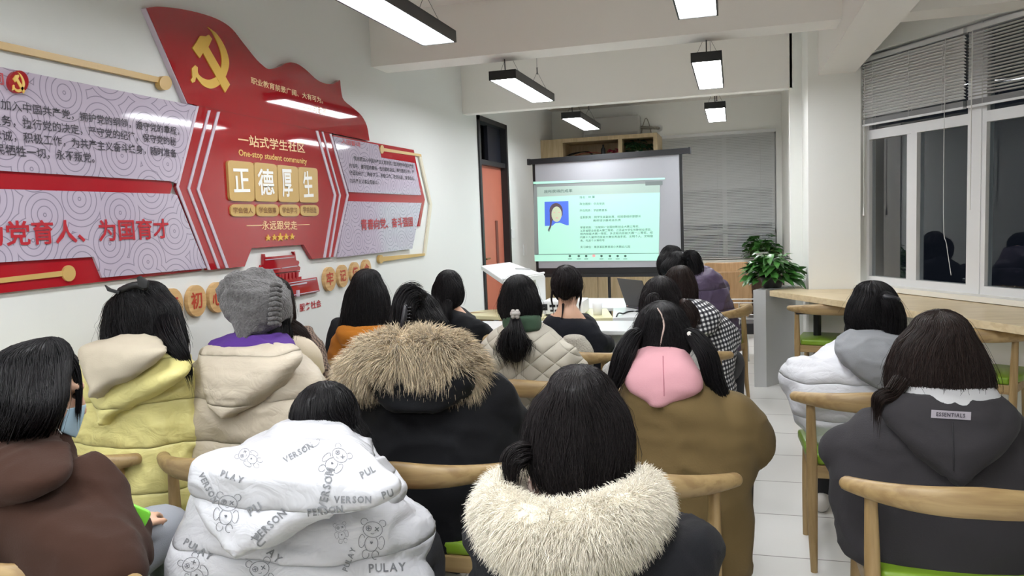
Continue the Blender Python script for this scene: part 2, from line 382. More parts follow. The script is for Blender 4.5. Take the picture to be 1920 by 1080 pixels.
m_redink = mat('red_lettering', (176, 30, 44), .4)
m_whitelet = mat('white_lettering', (240, 240, 236), .4)
m_panel = mat('printed_panel', (196, 186, 201), .06, spec=.55)
N, L, b = nodes_of(m_panel)
tc = N.new('ShaderNodeTexCoord'); vo = N.new('ShaderNodeTexVoronoi'); vo.voronoi_dimensions = '2D'; vo.inputs['Scale'].default_value = 5.4; vo.inputs['Randomness'].default_value = .75
sx = N.new('ShaderNodeSeparateXYZ'); cx = N.new('ShaderNodeCombineXYZ'); L.new(tc.outputs['Object'], sx.inputs[0]); L.new(sx.outputs[1], cx.inputs[0]); L.new(sx.outputs[2], cx.inputs[1]); L.new(cx.outputs[0], vo.inputs[0])
mu = N.new('ShaderNodeMath'); mu.operation = 'MULTIPLY'; mu.inputs[1].default_value = 46; L.new(vo.outputs['Distance'], mu.inputs[0])
sn = N.new('ShaderNodeMath'); sn.operation = 'SINE'; L.new(mu.outputs[0], sn.inputs[0])
cr = N.new('ShaderNodeValToRGB'); cr.color_ramp.elements[0].position = .82; cr.color_ramp.elements[0].color = lin((186, 175, 192)); cr.color_ramp.elements[1].position = .97; cr.color_ramp.elements[1].color = lin((140, 133, 148))
L.new(sn.outputs[0], cr.inputs[0]); L.new(cr.outputs[0], b.inputs['Base Color'])

HAMMER = [(361, 90), (376.5, 67), (387, 68), (392, 65), (398, 73), (391, 88), (431.5, 158.5), (422.5, 173.5), (415, 161), (381, 99), (375, 109)]
SICKLE = bez([(390, 50.5), (407, 64), (421, 86), (428.5, 108), (429, 126), (421, 148), (409, 161), (396, 166), (382, 161), (373, 151), (368, 144)], 4) + [(366, 153), (361, 155.5), (358, 150), (361, 145), (360, 128), (366, 122)] + bez([(371, 126), (372, 138), (382, 147), (395, 149), (408, 141), (415, 125), (415.5, 105), (409, 82), (398, 60), (390, 50.5)], 4)[:-1]

# flag board with emblem and lettering
flag = thing('flag_sign', 'glossy red waving flag board with gold emblem, topmost of the wall signs', 'sign', wl(460, 130))
FLAG = [(275, 15)]+bez([(280, 14), (300, 12.5), (340, 17), (380, 26), (412, 38), (435, 54), (455, 79), (478, 108), (492, 122), (504, 129.5), (522, 126), (535, 119), (547, 117), (560, 121), (575, 132), (595, 150), (612, 157), (625, 157), (637, 150)], 4)+bez([(638, 152), (640, 172), (645, 188), (663, 203), (678, 217), (688, 236), (693, 264)], 3)+[(590, 243), (462, 217), (352, 193.5)]
put('board', wpoly(FLAG, .002, .03), m_red, flag)
put('edge_strip', wpoly([(273, 16), (276, 14), (355, 193), (350, 195)], .001, .027), m_edge, flag)
put('emblem', join(wpoly(HAMMER, .03, .036), wpoly(SICKLE, .03, .035)), m_goldy, flag)['label'] = 'gold crossed emblem'
for v_ in (wtext('职业教育前景广阔、大有可为。', (471, 157), (606, 195), 13, .032, .012), wtext('——习近平', (569, 206), (613, 216), 13, .032, .01)): put('lettering', v_, m_pale, flag)
# hexagonal board
hexs = thing('hexagon_sign', 'tall red hexagonal board with four gold character tiles in the middle of the wall display', 'sign', wl(500, 360))
HEXO = [(369, 197), (462, 217.5), (590, 243.5), (621, 250), (654, 366), (627, 481.5), (585.6, 485.6), (569.5, 458.5), (472, 465.5), (459, 499.5), (391, 506.5), (332, 350)]
put('board', wpoly(HEXO, .002, .024), m_red, hexs)
def strip(pts, w): return wpoly([(x-w/2, y) for x, y in pts]+[(x+w/2, y) for x, y in pts[::-1]], .024, .029)
for pts, w in (([(371, 199), (333.5, 350), (393, 506)], 4.5), ([(393, 207), (354.5, 353.5), (411, 503.5)], 4.5), ([(410.5, 209.5), (372, 355), (426.5, 502)], 5), ([(594.5, 245), (628.6, 366), (609, 483)], 4), ([(605, 247), (638, 366), (619, 482)], 2.6), ([(620, 251), (652.5, 366), (628, 481)], 3.4)):
    put('stripe', strip(pts, w), m_edge, hexs)
def rrect(q, r=.16, n=4):
    """rounded quadrilateral from four pixel corners"""
    q = np.array(q, float); out = []
    for i in range(4):
        p, a, c = q[i], q[i-1], q[(i+1) % 4]; la, lc = np.linalg.norm(a-p), np.linalg.norm(c-p); rr = r*min(la, lc)
        A, C = p+(a-p)/la*rr, p+(c-p)/lc*rr
        for k in range(n+1): t = k/n; out.append(tuple((1-t)**2*A+2*t*(1-t)*p+t*t*C))
    return out
def z4(pts): return [(380+x/3.6, 230+y/3.6) for x, y in pts]
TILES = [[(168, 252), (345, 268), (352, 533), (185, 527)], [(347, 266), (500, 282), (508, 535), (358, 530)], [(502, 283), (642, 298), (653, 538), (515, 535)], [(645, 298), (775, 308), (782, 540), (655, 538)]]
PILLS = [[(188, 550), (355, 551), (357, 633), (190, 633)], [(362, 550), (513, 551), (515, 632), (364, 632)], [(520, 553), (653, 553), (655, 632), (522, 632)], [(660, 556), (783, 556), (785, 630), (662, 630)]]
CH = [(213, 470, 322, 468, 160), (380, 490, 488, 490, 180), (542, 505, 612, 503, 190), (684, 505, 750, 500, 175)]
for i, q in enumerate(TILES):
    t = put('tile', wpoly(rrect(z4(q)), .024, .037), m_gold, hexs)
    a = z4([CH[i][:2]])[0]; c = z4([CH[i][2:4]])[0]
    put('character', wtext('正德厚生'[i], a, c, CH[i][4]/3.6, .039, .018), m_whitelet, t)
for i, q in enumerate(PILLS):
    t = put('pill', wpoly(rrect(z4(q), .4), .024, .032), m_gold, hexs)
    x0, x1 = q[0][0]+20, q[1][0]-14
    put('lettering', wtext(('学会做人', '学会做事', '学会学习', '学会创造')[i], z4([(x0, q[3][1]-22)])[0], z4([(x1, q[2][1]-20)])[0], 11.5, .034, .008), mat('brown_lettering', (128, 84, 40), .5), t)
def star(cx_, cy_, r):
    return [(cx_+r*.8*(1 if k % 2 == 0 else .42)*sin(k*pi/5), cy_-r*(1 if k % 2 == 0 else .42)*cos(k*pi/5)) for k in range(10)]
for x, y, r in ((445, 778, 23), (487, 775, 23), (527, 774, 30), (567, 771, 23), (607, 770, 23)):
    put('star', wpoly(star(*z4([(x, y)])[0], r/3.6), .024, .03), m_goldy, hexs)
put('lettering', join(wtext('一站式学生社区', z4([(243, 152)])[0], z4([(692, 206)])[0], 22, .026, .012), wtext('永远跟党走', z4([(402, 724)])[0], z4([(640, 722)])[0], 17.5, .026, .012),
    wpoly(z4([(297, 693), (400, 690), (400, 695), (297, 698)]), .024, .026), wpoly(z4([(640, 688), (722, 685), (722, 689), (640, 692)]), .024, .026)), m_pale, hexs)
put('english_lettering', wtext('One-stop student community', z4([(245, 236)])[0], z4([(706, 292)])[0], 16, .026, .02), mat('tan_lettering', (226, 178, 96), .4), hexs)
# left pair of printed panels on red boards
duo = thing('pledge_sign', 'wide lilac printed pledge panels on red boards left of the hexagonal board', 'sign', wl(180, 330))
put('red_stripe', wpoly([(-170, 311), (319, 338), (323, 348), (319, 364), (-170, 349)], .002, .016), m_redlow, duo)
put('red_base', wpoly([(-170, 500), (177, 480), (196, 518), (378, 500), (378, 507), (-170, 569)], .002, .016), m_redlow, duo)
up = put('upper_panel', wpoly([(-170, 85), (0, 125.3), (369, 199), (332, 344), (319, 339.5), (0, 320), (-170, 311)], .016, .026), m_panel, duo)
lo = put('lower_panel', wpoly([(-170, 352), (0, 354.5), (324, 363.5), (332, 366), (387, 503), (192, 520.5), (176, 481.5), (-170, 502)], .016, .026), m_panel, duo)
for a_ in (('我志愿加入中国共产党，拥护党的纲领，遵守党的章程，', 3, (1, 205), (336, 254), 20), ('履行党员义务，执行党的决定，严守党的纪律，保守党的秘', 5, (3, 236), (331, 274), 21), ('密，对党忠诚，积极工作，为共产主义奋斗终身，随时准备', 5, (5, 264), (332, 296), 21), ('为党和人民牺牲一切，永不叛党。', 5, (7, 291), (178, 306), 21)):
    put('lettering', line(*a_, .029, .008), m_ink, up)
put('title_lettering', wtext('誓词', (-50, 149), (8, 160), 24, .03, .02), m_redink, up)
def ell(c, rx, ry, n=24): return [(c[0]+rx*cos(k*2*pi/n), c[1]+ry*sin(k*2*pi/n)) for k in range(n)]
bd = put('badge', wpoly(ell((35.5, 153.5), 18.5, 21.5), .026, .04), m_red, up)
put('emblem', join(wpoly(affine(HAMMER, (395, 108), (.33, .33), (35.5, 154)), .04, .043), wpoly(affine(SICKLE, (395, 108), (.33, .33), (35.5, 154)), .04, .043)), m_goldy, bd)
put('slogan_lettering', wtext('为党育人、为国育才', (-38, 464), (318, 447), 50, .03, .02), m_redink, lo)
gb = put('gold_bar', join(wpoly([(-170, 529), (0, 521.5), (120, 507.5), (120, 517.5), (0, 531), (-170, 544)], .016, .022), wpoly(ell((130, 512.5), 12, 15), .016, .024)), m_gold, duo)
tag(put('decorative_bar', join(wpoly([(-170, 38), (0, 77), (300, 145), (302, 156), (0, 91), (-170, 53)], .004, .022), wpoly(ell((311, 155.5), 11.5, 13.5), .004, .03)), m_gold, loc=wl(311, 155)), 'long gold bar with a round knob above the lilac pledge panel', 'wall decoration')
# right pair
duo2 = thing('league_sign', 'narrow lilac pledge panels on red board right of the hexagonal board', 'sign', wl(720, 370))
def z4w(pts): return z4(pts)
put('red_board', wpoly(z4([(885, 82), (1120, 128), (1425, 184), (1440, 262), (1500, 520), (1468, 700), (1455, 700), (1478, 545), (985, 532), (990, 468), (880, 90)]), .002, .014), m_redlow, duo2)
u2 = put('upper_panel', wpoly(z4([(880, 92), (1185, 150), (1207, 236), (1432, 273), (1475, 490), (990, 468)]), .014, .026), m_panel, duo2)
l2 = put('lower_panel', wpoly(z4([(985, 530), (1478, 542), (1415, 852), (915, 910), (938, 740)]), .014, .026), m_panel, duo2)
def z3(x, y): return (560+x/6.75, 220+y/6.75)
for v_ in (wtext('我志愿加入中国共产主义青年团，坚决拥护中国共产党', z3(700, 548), z3(1455, 648), 9, .028, .01), wtext('的领导，遵守团的章程，执行团的决议，履行团员义务，严', z3(642, 640), z3(1462, 720), 9, .028, .01),
    wtext('守团的纪律，勤奋学习，积极工作，吃苦在前，享受在后，', z3(645, 730), z3(1470, 802), 9, .028, .01), wtext('为共产主义事业而奋斗！', z3(650, 828), z3(1010, 855), 8.5, .028, .01)): put('lettering', v_, m_ink, u2)
put('title_lettering', wtext('入团誓词', z3(540, 330), z3(780, 375), 9, .03, .02), m_redink, u2)
put('slogan_lettering', wtext('青春向党、奋斗强国', z4([(1072, 728)])[0], z4([(1420, 700)])[0], 21, .03, .015), m_redink, l2)
put('gold_bar', join(wpoly(z4([(1215, 170), (1475, 213), (1478, 230), (1218, 192)]), .014, .02), wpoly(ell(z4([(1212, 180)])[0], 3.6, 8), .014, .024)), m_gold, duo2)
put('gold_bar', join(wpoly(z4([(1212, 905), (1500, 882), (1500, 897), (1212, 938)]), .006, .02), wpoly(ell(z4([(1206, 922)])[0], 4, 8), .004, .024)), m_gold, duo2)
put('outline_strip', wpoly(z4([(1462, 222), (1476, 222), (1550, 553), (1508, 897), (1494, 897), (1536, 553)]), .004, .018), mat('beige_strip', (214, 206, 186), .3), duo2)
# red gate-tower cutout and lettering
def z6(pts): return [(470+x/7.713, 460+y/7.713) for x, y in pts]
gate = thing('tower_cutout', 'small red gate-tower shaped cutout below the hexagonal board', 'wall decoration', wl(535, 520))
put('roof', join(wpoly(z6([(190, 125), (208, 125), (215, 170), (640, 135), (615, 90), (640, 88), (660, 215), (695, 225), (705, 250), (690, 290), (720, 320), (712, 362), (160, 425), (145, 395), (175, 360), (150, 320), (160, 285), (190, 275)]), .004, .02),), m_red, gate)
put('trim_line', join(wpoly(z6([(180, 355), (430, 328), (430, 338), (180, 365)]), .02, .024), wpoly(z6([(455, 323), (680, 293), (680, 303), (455, 335)]), .02, .024), wpoly(z6([(215, 205), (635, 165), (635, 175), (225, 215)]), .02, .024), wpoly(z6([(500, 550), (945, 480), (945, 492), (500, 560)]), .02, .024), wpoly(z6([(555, 575), (815, 530), (815, 552), (555, 592)]), .02, .024), wpoly(z6([(600, 718), (985, 650), (985, 662), (600, 730)]), .02, .024)), m_edge, gate)
put('upper_storey', join(*[wpoly(z6([(x, y), (x+34, y-5), (x+30, y+95), (x+4, y+97)]), .004, .018) for x, y in ((250, 440), (305, 434), (360, 428), (415, 421), (455, 416), (505, 407), (558, 401), (610, 394), (662, 387))]+[wpoly(z6([(240, 430), (710, 368), (712, 385), (240, 447)]), .003, .012), wpoly(z6([(240, 535), (735, 450), (735, 490), (240, 575)]), .003, .014)]), m_redlow, gate)
put('base', wpoly(z6([(380, 545), (958, 460), (998, 665), (560, 752), (380, 752)]), .004, .02), m_red, gate)
put('bridge_post', join(*[wpoly(z6([(x, y), (x+30, y-4), (x+32, y+90), (x+2, y+92)]), .02, .03) for x, y in ((440, 540), (570, 665), (680, 650))]), m_edge, gate)
tag(put('wall_lettering', join(wtext('服务社会', (562, 585), (603, 575), 15, .004, .015), wpoly([(545, 579), (551, 577.5), (551, 578.5), (545, 580)], .001, .004)), m_redink, loc=wl(580, 575)), 'small dark red four-character lettering on the white wall under the tower cutout', 'lettering')
# round wooden character discs
m_disc = wood('disc_wood', (206, 170, 118), (190, 150, 98), (8, 3, 30), .5)
DISCS = [(283, 590, 18, 32, '不'), (326, 572, 18, 31.5, '忘'), (370, 564, 17.5, 29.5, '初'), (409.5, 557.5, 17, 28.5, '心'), (619.5, 523, 10.7, 22.5, '牢'), (644, 517.5, 9.5, 21, '记'), (667, 511, 8.3, 19.5, '使'), (688.5, 504.5, 7.6, 18, '命')]
for x, y, rx, ry, ch in DISCS[1:]:
    d = put('round_plaque', wpoly(ell((x, y), rx, ry, 32), .002, .024), m_disc, loc=wl(x, y))
    tag(d, {'忘': 'round wooden plaque reading 忘, nearest the bow-haired girl', '初': 'round wooden plaque reading 初 between two others', '心': 'round wooden plaque reading 心 partly hidden by the knitted hat',
        '牢': 'round wooden plaque reading 牢, first to the right of the tower cutout', '记': 'round wooden plaque reading 记 beside the straight dark hair', '使': 'half-hidden round wooden plaque reading 使 above the straight dark hair', '命': 'last small round wooden plaque reading 命, farthest from the tower cutout'}[ch], 'plaque', 'round character plaques')
    put('character', wtext(ch, (x-rx*.58, y+ry*.58), (x+rx*.62, y+ry*.45), ry*1.1, .026, .02), mat('brown_red_lettering', (178, 62, 40), .5), d)
# ------------------------------------------------------------------ blinds
m_slat = mat('blind_slat', (226, 226, 224), .4)
m_cord = mat('blind_cord', (225, 225, 222), .6)
def blind_w(t0, t1, label, tilt, zt=2.535, zb=2.03):
    r = thing('venetian_blind', label, 'blind', wp((t0+t1)/2, -.03, zb))
    put('headrail', wbox(t0, t1, -.05, -.015, zt-.03, zt), m_frame, r)
    n = 20; P = []
    for k in range(n):
        z = zt-.05-k*(zt-zb-.10)/n; c, s = cos(tilt)*.012, sin(tilt)*.012
        V = np.array([wp(t, -.032+a*c, z+a*s+e) for t in (t0, t1) for a in (-1, 1) for e in (0, .0012)]); P.append((V, [(0, 1, 3, 2), (4, 6, 7, 5), (0, 4, 5, 1), (2, 3, 7, 6), (0, 2, 6, 4), (1, 5, 7, 3)]))
    put('slats', join(*P), m_slat, r)
    put('stacked_slats', join(*[wbox(t0, t1, -.045, -.02, zb+.014+k*.004, zb+.0165+k*.004) for k in range(9)]), mat('blind_stack', (150, 151, 152), .5), r)
    put('bottom_rail', wbox(t0, t1, -.046, -.019, zb, zb+.013), m_frame, r)
    for f in (.12, .5, .82): put('ladder_cord', join(*[tube([wp(t0+(t1-t0)*f, d, zb), wp(t0+(t1-t0)*f, d, zt)], .001, n=5) for d in (-.047, -.017)]), m_cord, r)
    return r
r = blind_w(.03, .97, 'half-raised white slatted blind with closed slats beside the white column', .62)
put('pull_cord', tube([wp(.07, -.005, 2.5), wp(.07, -.005, 1.42)], .0022, n=6), m_cord, r)
put('cord_tassel', tube([wp(.07, -.005, 1.42), wp(.07, -.005, 1.36)], [.004, .009], n=8), m_cord, r)
put('lift_cord', tube([wp(.83, -.01, 2.5), wp(.83, -.01, 1.35), wp(.86, -.01, 1.15), wp(.9, -.01, .95)], .002, n=6, sub=4), m_cord, r)
r = blind_w(1.0, 2.0, 'half-raised white slatted blind with open slats showing black night', .25)
put('tilt_wand', tube([wp(1.055, .0, 2.5), wp(1.055, .0, 1.38)], .0035, n=6), m_cord, r)
r = thing('venetian_blind', 'long closed grey slatted blind over the window behind the projection screen', 'blind', (-.2, FRONT, .78))
put('headrail', box((FX0+.01, FRONT-.03, 2.43), (FX1-.0, FRONT+.02, 2.47)), m_frame, r)
put('slats', join(*[xf(box((FX0+.02, -.0125, -.0006), (FX1-.02, .0125, .0006)), (0, FRONT-.005, 2.42-k*.0212), rx=.95 if k < 34 else (.8 if k < 56 else .55)) for k in range(77)]), mat('blind_slat_far', (226, 228, 228), .45), r)
put('bottom_rail', box((FX0+.02, FRONT-.02, .775), (FX1-.02, FRONT+.01, .79)), m_frame, r)
for x in (FX0+.13, -.2, FX1-.2): put('ladder_cord', tube([(x, FRONT-.022, .78), (x, FRONT-.022, 2.44)], .0018, n=5), m_cord, r)

# ------------------------------------------------------------------ counter along the windows, end panel, pedestal
tag(put('window_counter', prism([(.268, 6.405, .745), wp(3.2, .615, .745), wp(3.2, .005, .745), wp(.06, .005, .745), (.91, 6.455, .745), (.56, 6.455, .745), (.51, 6.76, .745)], (0, 0, .045), .003), m_woodx, loc=wp(1.5, .3, .745)), 'long light oak worktop running under the windows', 'counter')
en = np.array([.86, .51, 0]); eb = np.array([.51, -.86, 0])
c0 = np.array([.145, 6.45, 0.])
P = [c0, c0+np.array([.095, 0, 0]), c0+np.array([.095, 0, 0])+np.array([.25, .35, 0]), c0+np.array([0, .35+.05, 0])+np.array([.16, 0, 0])]
tag(put('counter_end_panel', prism(P, (0, 0, .79)), mat('grey_panel', (196, 197, 198), .4), loc=c0), 'pale grey upright panel closing the end of the oak counter below the bushy plant', 'panel')
ped = thing('counter_pedestal', 'black flat plate on a black post and foot under the oak counter', 'table base', tuple(onZ(1512, 700, 0)))
pc = np.array([.60, 6.2, 0])
put('plate', box(pc+[-.17, -.22, .655], pc+[.2, .2, .663]), m_black, ped)
put('post', tube([pc+[0, 0, .0], pc+[0, 0, .66]], .028, n=12), m_black, ped)
put('foot', lathe([(.21, 0), (.21, .012), (.05, .022)], pc), m_black, ped)
tag(put('desk_box', box((.5, 6.8, .79), (.63, 6.95, .835), .012), mat('pale_grey_plastic', (205, 207, 208), .4), loc=(.56, 6.88, .79)), 'small flat grey box on the counter against the pillar', 'box')

# ------------------------------------------------------------------ cabinet wall at the front, low bench under the window
CY = 10.1; cx0, cx1 = WX+.0, -.92; CT = 2.45
cab = thing('wall_cabinet', 'tall light wood cabinet with open niches behind the projection screen', 'cabinet', (-1.7, CY+.3, 0))
put('body', join(box((cx0, CY, 0), (cx0+.3, FRONT, CT)), box((cx1-.05, CY, 0), (cx1, FRONT, CT)), box((cx0+.3, CY, CT-.05), (cx1-.05, FRONT, CT)), box((-1.42, CY, 1.0), (-1.37, FRONT-.2, CT-.05)), box((cx0+.3, FRONT-.25, 1.9), (cx1-.05, FRONT, CT-.05)), box((cx0+.3, CY+.02, 0), (cx1-.05, FRONT-.1, .98)), box((cx0+.3, CY, 2.17), (cx1-.05, FRONT-.2, 2.2)), box((cx0+.3, CY, .97), (cx1-.05, FRONT, 1.0))), m_cab, cab)
for i, (x0, x1, hx) in enumerate(((-2.14, -1.74, -1.79), (-1.735, -1.34, -1.69), (-1.33, -.93, -.98))):
    d = put('door', box((x0, CY-.005, .06), (x1, CY+.018, .95)), m_cab, cab)
    put('handle', tube([(hx, CY-.005, .62), (hx, CY-.035, .63), (hx, CY-.035, .75), (hx, CY-.005, .76)], .005, n=8), m_alu, d)
bench = thing('window_bench', 'low light wood shelf unit under the front window with dark openings', 'cabinet', (-.2, FRONT-.2, 0))
put('top', box((-.9, FRONT-.42, .69), (.6, FRONT, .72)), m_woodx, bench)
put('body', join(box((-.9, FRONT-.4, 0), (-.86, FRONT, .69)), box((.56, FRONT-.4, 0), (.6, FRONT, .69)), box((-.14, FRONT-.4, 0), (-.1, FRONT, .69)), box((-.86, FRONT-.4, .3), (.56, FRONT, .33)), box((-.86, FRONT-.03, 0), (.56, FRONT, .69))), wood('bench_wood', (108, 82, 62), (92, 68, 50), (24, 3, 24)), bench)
ac = thing('air_conditioner', 'wall air conditioner with hanging pipes above the wood cabinet', 'air conditioner', (-1.7, FRONT-.1, 2.45))
put('casing', box((-1.98, FRONT-.2, 2.47), (-1.2, FRONT, 2.76), .02), mat('ac_shell', (196, 197, 195), .4), ac)
put('outlet_flap', box((-1.95, FRONT-.206, 2.475), (-1.23, FRONT-.198, 2.54)), mat('ac_flap', (180, 181, 180), .4), ac)
put('pipe', join(tube([(-1.2, FRONT-.05, 2.6), (-1.0, FRONT-.05, 2.58), (-.97, FRONT, 2.58)], .022, n=8, sub=3), tube([(-1.18, FRONT-.05, 2.6), (-1.2, FRONT-.06, 2.42), (-1.12, FRONT-.06, 2.33), (-1.06, FRONT-.06, 2.5), (-1.12, FRONT-.06, 2.72), (-1.18, FRONT-.06, 2.6)], .006, n=6, sub=5)), mat('pipe_wrap', (150, 146, 135), .6), ac)
put('wall_sleeve', lathe([(.045, 0), (.045, .012), (.03, .012)], (0, 0, 0)) if 0 else xf(lathe([(.045, 0), (.045, .012), (.03, .012), (.028, .002)]), (-.95, FRONT, 2.58), rx=pi/2), m_white, ac)
for p, lab in (((961, 438), 'small white light switch plate higher on the wall beside the door'), ((984, 468), 'larger white switch plate lower on the wall by the screen edge')):
    q = onX(*p, WX); s_ = .05 if p[0] < 970 else .07
    tag(put('switch_plate', box((WX, q[1]-s_, q[2]-s_), (WX+.012, q[1]+s_, q[2]+s_), .003), m_frame, loc=q), lab, 'switch', 'wall switch plates')
# things in the upper niches
def leaf_mesh(base, direc, up, L_, W_, droop):
    d = np.array(direc, float); d /= np.linalg.norm(d); s = np.cross(d, up); s /= np.linalg.norm(s)+1e-9; n = np.cross(s, d)
    V, F = [], []
    prof = [0, .55, 1, .85, .5, .02]
    for i, w in enumerate(prof):
        t = i/5; c = np.asarray(base)+d*L_*t - np.array([0, 0, 1])*droop*L_*t*t
        V += [c-s*w*W_/2+n*.12*W_*w, c, c+s*w*W_/2+n*.12*W_*w]
    for i in range(5): a = i*3; F += [(a, a+1, a+4, a+3), (a+1, a+2, a+5, a+4)]
    return np.array(V), F
def foliage(c, rx, rz, n, L_, W_, seed=1, dome=True):
    g = np.random.default_rng(seed); out = []; stems = []
    for k in range(n):
        az = g.uniform(0, 2*pi); el = g.uniform(-.15, 1.35) if dome else g.uniform(-.6, 1.3); rr = g.uniform(.45, 1)
        p = np.array([cos(az)*cos(el)*rx*rr, sin(az)*cos(el)*rx*rr, sin(el)*rz*rr+.02])
        out.append(leaf_mesh(np.asarray(c)+p, np.array([cos(az+g.normal(0, .5)), sin(az+g.normal(0, .5)), g.uniform(-.35, .5)]), (g.normal(0, .25), g.normal(0, .25), 1), L_*g.uniform(.7, 1.2), W_*g.uniform(.75, 1.2), g.uniform(.1, .55)))
        if k % 3 == 0: stems.append(tube([np.asarray(c)-[0, 0, .02], np.asarray(c)+p*.5+[0, 0, .03], np.asarray(c)+p], .003, n=4))
    return join(*out), join(*stems)
m_leaf = mat('leaf_green', (62, 112, 48), .35, var=(16, .45)); m_leafd = mat('leaf_dark', (40, 84, 52), .45, var=(16, .4)); m_stem = mat('stem_green', (70, 96, 50), .6)
m_pot = mat('white_pot', (222, 224, 222), .35)
def plant(name, label, c, rx, rz, n, L_, W_, pot, seed, m=None, cat='plant'):
    t = thing(name, label, cat, c)
    lf, st = foliage(np.asarray(c)+[0, 0, pot[1]*.8], rx, rz, n, L_, W_, seed)
    put('foliage', lf, m or m_leaf, t, True); put('stems', st, m_stem, t)
    if pot[0]:
        put('pot', lathe([(pot[0]*.7, 0), (pot[0]*.95, pot[1]*.85), (pot[0], pot[1]), (pot[0]*.88, pot[1]), (pot[0]*.85, pot[1]*.8)], c), m_pot if len(pot) < 3 else pot[2], t, True)
    return t
plant('potted_plant', 'bushy green pothos in a white pot on the front window bench', (.36, FRONT-.22, .72), .20, .24, 95, .13, .085, (.085, .15), 3)
plant('potted_plant', 'large bushy green plant standing on the counter end beside the grey panel', (.30, 6.66, .79), .18, .21, 210, .12, .065, (.1, .09, mat('dark_pot', (60, 60, 58), .5)), 5)
niche = (-1.19, CY+.22, 2.200)
plant('artificial_plant', 'dark green trailing plant in the right cabinet niche above the screen', niche, .17, .15, 70, .10, .065, (0.04, .05), 8, m_leafd)
fl = thing('paper_flower', 'crumpled pink red paper flower beside the niche plant on the cabinet', 'decoration', (-1.5, CY+.15, 2.200))
lf, st = foliage((-1.5, CY+.15, 2.220), .08, .05, 36, .05, .04, 9)
put('petals', lf, mat('pink_paper', (190, 40, 80), .6), fl, True); put('wire_stem', tube([(-1.5, CY+.15, 2.200), (-1.8, CY+.1, 2.260), (-2.1, CY+.12, 2.210)], .004, n=6, sub=4), mat('red_wire', (150, 40, 40), .5), fl)
bt = put('small_bottle', lathe([(.026, 0), (.028, .02), (.028, .09), (.012, .12), (.012, .15), (.001, .15)], (-1.63, CY+.1, 2.200)), m_black, None, True, (-1.63, CY+.1, 2.200)); tag(bt, 'small dark bottle on the cabinet beside the pink paper flower', 'bottle')
fd = thing('folded_stand', 'dark curved metal rods lying on the cabinet shelf above the screen', 'stand', (-2.190, CY+.15, 2.200))
put('rod', tube([(-2.170, CY+.12, 2.205), (-2.05, CY+.12, 2.260), (-1.85, CY+.12, 2.270), (-1.76, CY+.12, 2.210)], .008, n=6, sub=4), m_black, fd)
put('rod', tube([(-2.1, CY+.1, 2.210), (-2.190, CY+.1, 2.225), (-1.7, CY+.1, 2.215)], .006, n=6, sub=4), m_alu, fd)
put('rod', tube([(-2.220, CY+.14, 2.210), (-1.88, CY+.14, 2.280), (-1.78, CY+.14, 2.240)], .006, n=6, sub=4), m_black, fd)
ck = thing('hanging_tag', 'small square dark badge with a white mark hanging in the cabinet niche', 'tag', (-1.22, CY+.35, 2.2))
put('plate', box((-1.3, CY+.39, 2.24), (-1.19, CY+.4, 2.36)), mat('tag_brown', (96, 84, 76), .5), ck)
put('mark', xf(lathe([(.03, 0), (.03, .004), (.016, .004), (.016, 0)]), (-1.245, CY+.39, 2.30), rx=pi/2), m_whitelet, ck)
put('string', tube([(-1.245, CY+.395, 2.36), (-1.245, CY+.395, 2.40)], .002, n=5), m_cord, ck)

# ------------------------------------------------------------------ projection screen on its tripod
TL, TR = at(998, 303, 8.9), at(1279, 291, 8.2)
TR[2] = TL[2] = (TL[2]+TR[2])/2
sx_ = TR-TL; SWD = np.linalg.norm(sx_); sx_ /= SWD; sn_ = np.array([sx_[1], -sx_[0], 0.])
zb_ = .5*(at(1002, 513, 8.9)[2]+at(1279, 519, 8.2)[2])
scr = thing('projection_screen', 'black framed tripod projection screen showing a mint green slide', 'projection screen', tuple((TL+TR)/2*[1, 1, 0]))
def sp(u, z, d=0.0): return TL*[1, 1, 0]+sx_*u+sn_*d+np.array([0, 0, z])
def sbox(u0, u1, z0, z1, d0, d1):
    return np.array([sp(u, z, d) for u in (u0, u1) for d in (d0, d1) for z in (z0, z1)]), [(0, 1, 3, 2), (4, 6, 7, 5), (0, 4, 5, 1), (2, 3, 7, 6), (0, 2, 6, 4), (1, 5, 7, 3)]
ZT = TL[2]; bw = .045
put('fabric', sbox(0, SWD, zb_, ZT, -.004, 0), mat('screen_grey', (164, 166, 172), .7), scr)
put('border', join(sbox(-.0, bw*.7, zb_, ZT, 0, .003), sbox(SWD-bw*.7, SWD, zb_, ZT, 0, .003), sbox(0, SWD, zb_, zb_+.075, 0, .003)), m_black, scr)
put('top_case', join(sbox(-.05, SWD+.08, ZT-.01, ZT+.05, -.03, .02), sbox(-.055, -.03, ZT-.015, ZT+.055, -.035, .025), sbox(SWD+.07, SWD+.09, ZT-.015, ZT+.055, -.035, .025)), m_dark, scr)
put('bottom_bar', sbox(-.01, SWD+.01, zb_-.03, zb_+.005, -.015, .012), m_dark, scr)
uc = SWD*.5
put('pole', tube([sp(uc, .25, -.06), sp(uc, ZT+.02, -.06)], .017, n=10), m_black, scr)
for a in (0, 2.1, 4.2): put('leg', tube([sp(uc, .5, -.06), sp(uc+.45*cos(a), .012, -.06+.45*sin(a))], .012, n=8), m_black, scr)
def s_uz(px, py):
    p = onP(px, py, TL, sn_); return float(np.dot((p-TL)*[1, 1, 0], sx_)), p[2]
def z7(x, y): return (1000+x/6, 320+y/6)
def spoly(pts, d0, d1): return prism([sp(*s_uz(x, y), d0) for x, y in pts], tuple(sn_*(d1-d0)))
